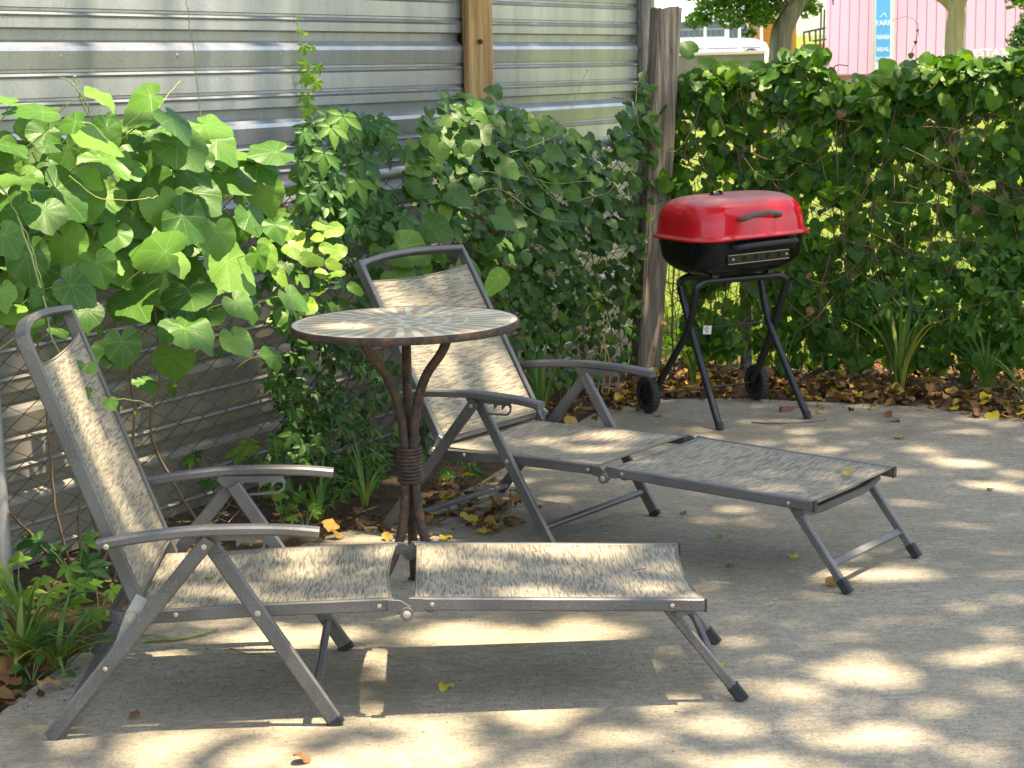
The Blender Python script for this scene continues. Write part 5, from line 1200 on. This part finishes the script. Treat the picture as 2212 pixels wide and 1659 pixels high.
tree('street_tree', 'leaning grey-barked street tree with low hanging leafy branches', tuple(b1), [(0, 0, 0), rel(1686, 90, Y1, b1), rel(1700, 45, Y1, b1), rel(1720, 8, Y1, b1), rel(1755, -60, Y1, b1), rel(1780, -200, Y1, b1)], .20, .12,
     [([rel(1705, 35, Y1, b1), rel(1660, -10, Y1, b1), rel(1560, 0, Y1+.3, b1), rel(1500, 35, Y1+.3, b1)], .07, .015), ([rel(1720, 10, Y1, b1), rel(1600, -60, Y1-.5, b1), rel(1520, -20, Y1-.5, b1)], .06, .012), ([rel(1740, -30, Y1, b1), rel(1790, -60, Y1, b1), rel(1800, 10, Y1+.4, b1)], .05, .012)],
     [(rel(1640, 8, Y1, b1), .42), (rel(1590, 5, Y1+.2, b1), .40), (rel(1540, 22, Y1+.2, b1), .34), (rel(1505, 45, Y1+.1, b1), .22), (rel(1580, 40, Y1-.3, b1), .25), (rel(1640, 35, Y1-.3, b1), .28), (rel(1740, 12, Y1+.3, b1), .3), (rel(1620, 70, Y1, b1), .14), (rel(1680, -20, Y1+.4, b1), .6), (rel(1560, -60, Y1+1, b1), .9), (rel(1640, -120, Y1-.5, b1), 1.2), (rel(1760, -150, Y1, b1), 1.4)], 17000, .05)
Y2 = 30.0; b2 = at_y(2062, 130, Y2); b2.z = -.05
tree('street_tree', 'smooth tan-barked forked tree in front of the pink wall', tuple(b2), [(0, 0, 0), rel(2062, 90, Y2, b2), rel(2066, 40, Y2, b2), rel(2068, 10, Y2, b2), rel(2090, -60, Y2, b2), rel(2110, -260, Y2, b2)], .155, .10,
     [([rel(2066, 25, Y2, b2), rel(2040, -2, Y2, b2), rel(1985, -40, Y2, b2), rel(1930, -160, Y2, b2)], .10, .05)],
     [(rel(2000, -260, Y2, b2), 1.6), (rel(2120, -330, Y2, b2), 1.9), (rel(2240, -220, Y2-1, b2), 1.4), (rel(2160, -40, Y2-1, b2), .35), (rel(2215, -20, Y2-1, b2), .4), (rel(2060, -420, Y2+1.5, b2), 1.9)], 11000, .075, 'tanbark' if 'tanbark' in M else 'bark')
Y3 = 26.0; b3 = at_y(2215, 150, Y3); b3.z = -.05
tree('juniper', 'grey-green juniper shrub beside the pink building', tuple(b3), [(0, 0, 0), (0, 0, .9), (.02, 0, 1.7)], .06, .02, [], [(rel(2212, 115, Y3, b3), .22), (rel(2208, 85, Y3, b3), .2), (rel(2216, 60, Y3, b3), .16), (rel(2214, 140, Y3, b3), .26), (rel(2220, 35, Y3, b3), .10)], 2600, .028, 'bark', 'creeper')

# ------------------------------------------------------------------ street: concrete wall, railing, van, orange shop
MC = simple('pale_concrete', (.42, .38, .32), .9, 0, .25, 3, .3); MST = simple('stained_wall', (.20, .17, .13), .9, 0, .6, 2.2, .4)
p0, p1 = at_y(1462, 140, 40), at_y(1652, 140, 40)
rw = thing('retaining_wall', 'low stained concrete wall below the metal railing', 'wall', (p0.x, 40, -.05))
WH = at_y(1560, 118, 40).z + .05; Lw = p1.x - p0.x
mb = MB(); box(mb, (Lw/2-.6, .15, WH/2), Lw+1.2, .3, WH); mb.build('wall_body', MST, rw)
mb = MB(); box(mb, (Lw/2-.6, .13, WH+.03), Lw+1.25, .36, .06); mb.build('coping', MC, rw)
rl = thing('metal_railing', 'grey metal railing with thin bars on the concrete wall', 'railing', (p0.x, 40.1, WH+.01))
MR = simple('railing_grey', (.20, .23, .28), .5, .2, .1, 3); RH = at_y(1560, 62, 40.1).z - WH - .01
for z_ in (.06, RH): mb = MB(); box(mb, (Lw/2-.6, 0, z_), Lw+1.2, .035, .035); mb.build('rail', MR, rl)
for k in range(int((Lw+1.2)/.11)): mb = MB(); box(mb, (-1.2+.11*k+.02, 0, RH/2), .014, .014, RH); mb.build('bar', MR, rl)
for u in (-.6, Lw*.33, Lw*.72, Lw-.05): mb = MB(); box(mb, (u, 0, RH/2+.02), .05, .05, RH+.04); mb.build('post', MW, rl)
# white delivery van
vb = at_y(1548, 120, 46)
van = thing('delivery_van', 'white van parked behind the metal railing', 'van', (vb.x, 46, .55))
MV = simple('van_white', (.80, .82, .84), .35, 0, .03, 2); MGL = simple('van_glass', (.06, .08, .10), .12, 0, .1, 2)
def slab(mb, prof, y0, y1):
    n_ = len(prof); vs = [(x, y0, z) for x, z in prof] + [(x, y1, z) for x, z in prof]; mb.add(vs, [tuple(range(n_)), tuple(reversed(range(n_, 2*n_)))] + [(i, n_+i, n_+(i+1) % n_, (i+1) % n_) for i in range(n_)]); return mb
slab(MB(), [(-1.3, .3), (1.05, .3), (1.1, .55), (1.02, .72), (.75, .82), (.55, 1.28), (.4, 1.36), (-1.25, 1.38), (-1.32, 1.2)], -.8, .8).build('body', MV, van)
slab(MB(), [(.50, .84), (.72, .84), (.56, 1.22), (.42, 1.26), (.2, 1.26), (.2, .84)], -.812, .812).build('side_window', MGL, van)
slab(MB(), [(-.9, .88), (.1, .88), (.1, 1.22), (-.9, 1.22)], -.811, .811).build('side_window', MGL, van)
for x_ in (-.85, .68):
    w_ = MB(); disc(w_, (x_, -.82, .3), (0, 1, 0), .30, 1.64, 20); wo_ = w_.build('wheel', M['rubber'], van); w_ = MB(); disc(w_, (x_, -.835, .3), (0, 1, 0), .17, .02, 16); w_.build('rim', M['pipe'], wo_)
mb = MB(); box(mb, (0, 0, -.3), 6.0, 3.4, .6)
st = at_y(1500, 120, 46); mb = MB(); mb.add([(-14, 42, .5), (6.9, 42, .5), (6.9, 75, .9), (-14, 75, .9), (-14, 42, -.05), (6.9, 42, -.05), (6.9, 75, -.05), (-14, 75, -.05)], [(0, 1, 2, 3), (0, 4, 5, 1), (1, 5, 6, 2)])
tag(mb.build('street', simple('sunlit_pavement', (.36, .35, .33), .9, 0, .1, 1.0)), 'raised pale street beyond the concrete wall', kind='structure')
# orange shop
ob = at_y(1585, 92, 62)
os_ = thing('orange_shop', 'orange-clad building with white roof across the street', 'building', (ob.x, 62, .7))
MO = m_wood('orange_board', (.46, .17, .03), (.58, .24, .05), (.66, .30, .08), .05, .1)
wo_ = at_y(1720, 92, 62).x - ob.x
for k in range(9): mb = MB(); box(mb, (wo_/2, 0, .06+.125*k), wo_, .06, .118); mb.build('cladding_board', MO, os_)
mb = MB(); box(mb, (wo_/2, 2.0, 1.0), wo_-.02, 3.9, 1.9); mb.build('shop_body', MW, os_)
mb = MB(); box(mb, (wo_/2-.6, 1.6, 1.55), wo_+2.2, 4.2, .5); mb.build('roof', MW, os_)
mb = MB(); box(mb, (wo_*.80, -.05, .55), .42, .04, 1.0); mb.build('door', simple('pale_door', (.55, .60, .56), .5), os_)
o2 = at_y(1462, 70, 60); oo = thing('orange_shed', 'low orange brick building behind the railing', 'building', (o2.x, 60, .7))
mb = MB(); box(mb, (.35, 1, .42), 1.6, 2, .84); mb.build('wall', simple('orange_brick', (.50, .20, .07), .8, 0, .15, 8), oo)
mb = MB(); box(mb, (.35, 1, .90), 1.8, 2.2, .10); mb.build('roof', MW, oo)
mb = MB(); box(mb, (.6, -.03, .42), .3, .05, .4); mb.build('window', MGL, oo)
# black stair rail by the pink building
s0 = at_y(1732, 112, 45.0); sr = thing('stair_rail', 'black metal stair handrail beside the pink building', 'railing', (s0.x, 45.0, -.05)); MK = simple('black_iron', (.015, .015, .017), .5)
def sp(x, y): return at_y(x, y, 45.0) - Vector(sr.location)
sweep(MB(), [sp(1735, 70), sp(1783, 60)], rect(.05, .05), (0, 1, 0)).build('handrail', MK, sr)
sweep(MB(), [sp(1755, 88), sp(1785, 84)], rect(.045, .045), (0, 1, 0)).build('handrail', MK, sr)
for x0, y0, x1, y1 in ((1736, 70, 1738, 112), (1748, 67, 1750, 90), (1762, 64, 1762, 112), (1772, 62, 1771, 112), (1781, 20, 1779, 112), (1774, 20, 1773, 62)):
    sweep(MB(), [sp(x0, y0), sp(x1, y1)], rect(.04, .04), (0, 1, 0)).build('baluster', MK, sr)
mb = MB(); box(mb, sp(1760, 96) + Vector((0, .3, -.1)), .5, .3, .22); mb.build('planter_step', simple('brick_step', (.45, .14, .05), .8), sr)

# ================================================================== the shade tree over the patio (its crown is above the frame)
lit_spots = []
def gpt(p): return (p.x - SUN.x/SUN.z*p.z, p.y - SUN.y/SUN.z*p.z)
def spot(px, py, rx, ry=None, z=0.0): q = gpt(at_z(px, py, z)); rx = min(rx, .13)*(.8 if px > 1250 else 1); ry = ry and ry*.8; lit_spots.append((q[0], q[1], rx, max(ry or rx, rx*.75)))
def spot3(p, r): q = gpt(p); lit_spots.append((q[0], q[1], r, r))
for a in ((150, 1600, .06), (300, 1590, .05), (345, 1625, .08), (450, 1595, .05), (560, 1640, .07), (700, 1655, .08), (800, 1620, .08), (860, 1655, .09), (945, 1590, .06), (1040, 1650, .07), (1150, 1600, .06), (1330, 1600, .07), (1480, 1640, .06), (1750, 1560, .05), (2010, 1530, .06), (1640, 1420, .05), (1180, 1545, .10, .05), (1430, 1525, .09, .07), (1560, 1560, .09, .05), (1000, 1650, .3, .06), (620, 1380, .16, .05), (860, 1440, .04, .1), (1000, 1370, .14, .03), (1190, 1390, .13, .03), (1300, 1370, .1, .02),
          (1840, 1450, .12, .05), (1990, 975, .06, .04), (2100, 1000, .1, .05), (2150, 1050, .09, .05), (2190, 1130, .1, .06), (2110, 1420, .06, .03), (1700, 1500, .08, .04), (1900, 1600, .1, .03), (350, 1430, .05, .12), (1270, 1120, .08, .05), (1500, 1020, .05, .03), (800, 1175, .12, .06), (700, 1150, .05, .05), (1000, 1090, .08, .03),
          (1820, 1240, .08, .02), (1960, 1240, .09, .03), (2180, 1500, .05, .03), (1640, 1640, .1, .03), (2090, 1630, .06, .02)): spot(*a)
for x, y, z_, r_ in ((650, 1235, .27, .05), (500, 1275, .27, .05), (840, 1195, .27, .06), (1400, 1215, .26, .06), (1440, 1280, .25, .06), (960, 1200, .27, .05), (1130, 1290, .26, .06), (1170, 950, .28, .05), (1260, 970, .28, .04), (1560, 990, .26, .06), (750, 703, .778, .06), (850, 715, .778, .02), (1370, 1000, .27, .04)): spot(x, y, r_, r_*.6, z_)
for x, y, yy, r_ in ((975, 600, 6.35, .06), (1040, 810, 6.05, .05), (1030, 790, 6.1, .05), (990, 660, 6.3, .03)): spot3(at_y(x, y, yy), r_)
for x, y, r_ in ((420, 280, .25), (560, 340, .2), (500, 590, .15), (400, 700, .16), (320, 640, .12), (60, 250, .2), (210, 300, .16), (20, 400, .14), (580, 430, .14), (690, 530, .14), (130, 420, .1), (320, 830, .07), (470, 310, .15), (985, 280, .09), (1040, 270, .06), (740, 245, .06), (580, 1000, .05), (1080, 598, .05)): spot3(f1(x, y, .2), r_)
for x, y, r_ in ((20, 60, .10), (250, 70, .12), (430, 60, .12), (110, 20, .08), (330, 150, .06), (520, 110, .06), (440, 190, .08), (620, 30, .06)): spot3(at_plane(x, y, WA, FN), r_)
for x, y, r_ in ((95, 760, .05), (130, 860, .06), (190, 960, .06), (235, 1060, .05), (280, 1130, .05), (150, 800, .04)): spot3(at_y(x, y, 4.6), r_)
for x, y, r_ in ((1700, 130, .10), (1560, 170, .08), (1900, 165, .10), (2060, 140, .1), (2180, 125, .1), (1990, 420, .06), (1640, 330, .05), (2100, 380, .06), (1850, 620, .05), (1740, 300, .05), (2060, 640, .06)): spot3(f2(x, y, .08), r_)
def lit(gx, gy):
    for x, y, a, b in lit_spots:
        if ((gx-x)/(a+(.02 if gy < 4.5 else .032)))**2 + ((gy-y)/(b+(.015 if gy < 4.5 else .032)))**2 < 1: return True
    n_ = noise.noise(Vector((gx*3.1, gy*3.1, 1.3))) + .7*noise.noise(Vector((gx*7.0, gy*7.0, 4.1)))
    thr = .74
    if gy < 4.5: thr = .52 if gx < .15 else .60
    if gy > 6.6: thr = .9
    if gx < -.6 and gy > 5.0: thr = .62
    return n_ > thr
tr = thing('shade_tree', 'spreading shade tree whose crown dapples the patio', 'tree', (5.2, 4.2, -.05))
tl = Vector(tr.location)
tube_tree([(0, 0, 0), (-.1, .2, 1.6), (-.2, .4, 4.4), (-.6, .7, 7.4)], .30, .20).build('trunk', M['bark'], tr)
for e in ((-3.6, 3.2, 8.8), (-5.2, .5, 8.4), (-2.2, -1.8, 9.2), (-.4, 3.6, 9.4), (-2.8, 1.6, 10.4), (-1.2, .2, 11.0), (1.6, .5, 9.6), (1.8, 3.0, 9.0)):
    tube_tree([(-.6, .7, 7.4), (-.6+e[0]*.4, .7+e[1]*.4, 7.6+(e[2]-6.2)*.6), (e[0]-.4, e[1], e[2]+1.4)], .10, .02).build('limb', M['bark'], tr)
mb = MB(); k = 0; tries = 0
while k < 29000 and tries < 200000:
    tries += 1; gx, gy = rnd.uniform(-4.2, 4.4), rnd.uniform(2.4, 11.2)
    gp = Vector((gx, gy, 0))
    if lit(gx, gy) or ((gp-FB).dot(FD) > .06 and (gp-FA).dot(FN) > -.1): continue
    H = rnd.uniform(8.5, 13.5); q = Vector((gx + SUN.x/SUN.z*H + rnd.gauss(0, .012), gy + SUN.y/SUN.z*H + rnd.gauss(0, .012), H)) - tl
    s_ = rnd.uniform(.055, .10); n_ = (UP + rv(.6)).normalized(); t1 = n_.orthogonal().normalized(); t1.rotate(Matrix.Rotation(rnd.uniform(0, 6.28), 3, n_)); t2 = n_.cross(t1)
    mb.add([q - t1*s_, q + t2*s_*.6 - n_*s_*.2, q + t1*s_, q - t2*s_*.6 - n_*s_*.2], [(0, 1, 2, 3)]); k += 1
mb.build('crown', LM['tree'], tr)['kind'] = 'stuff'
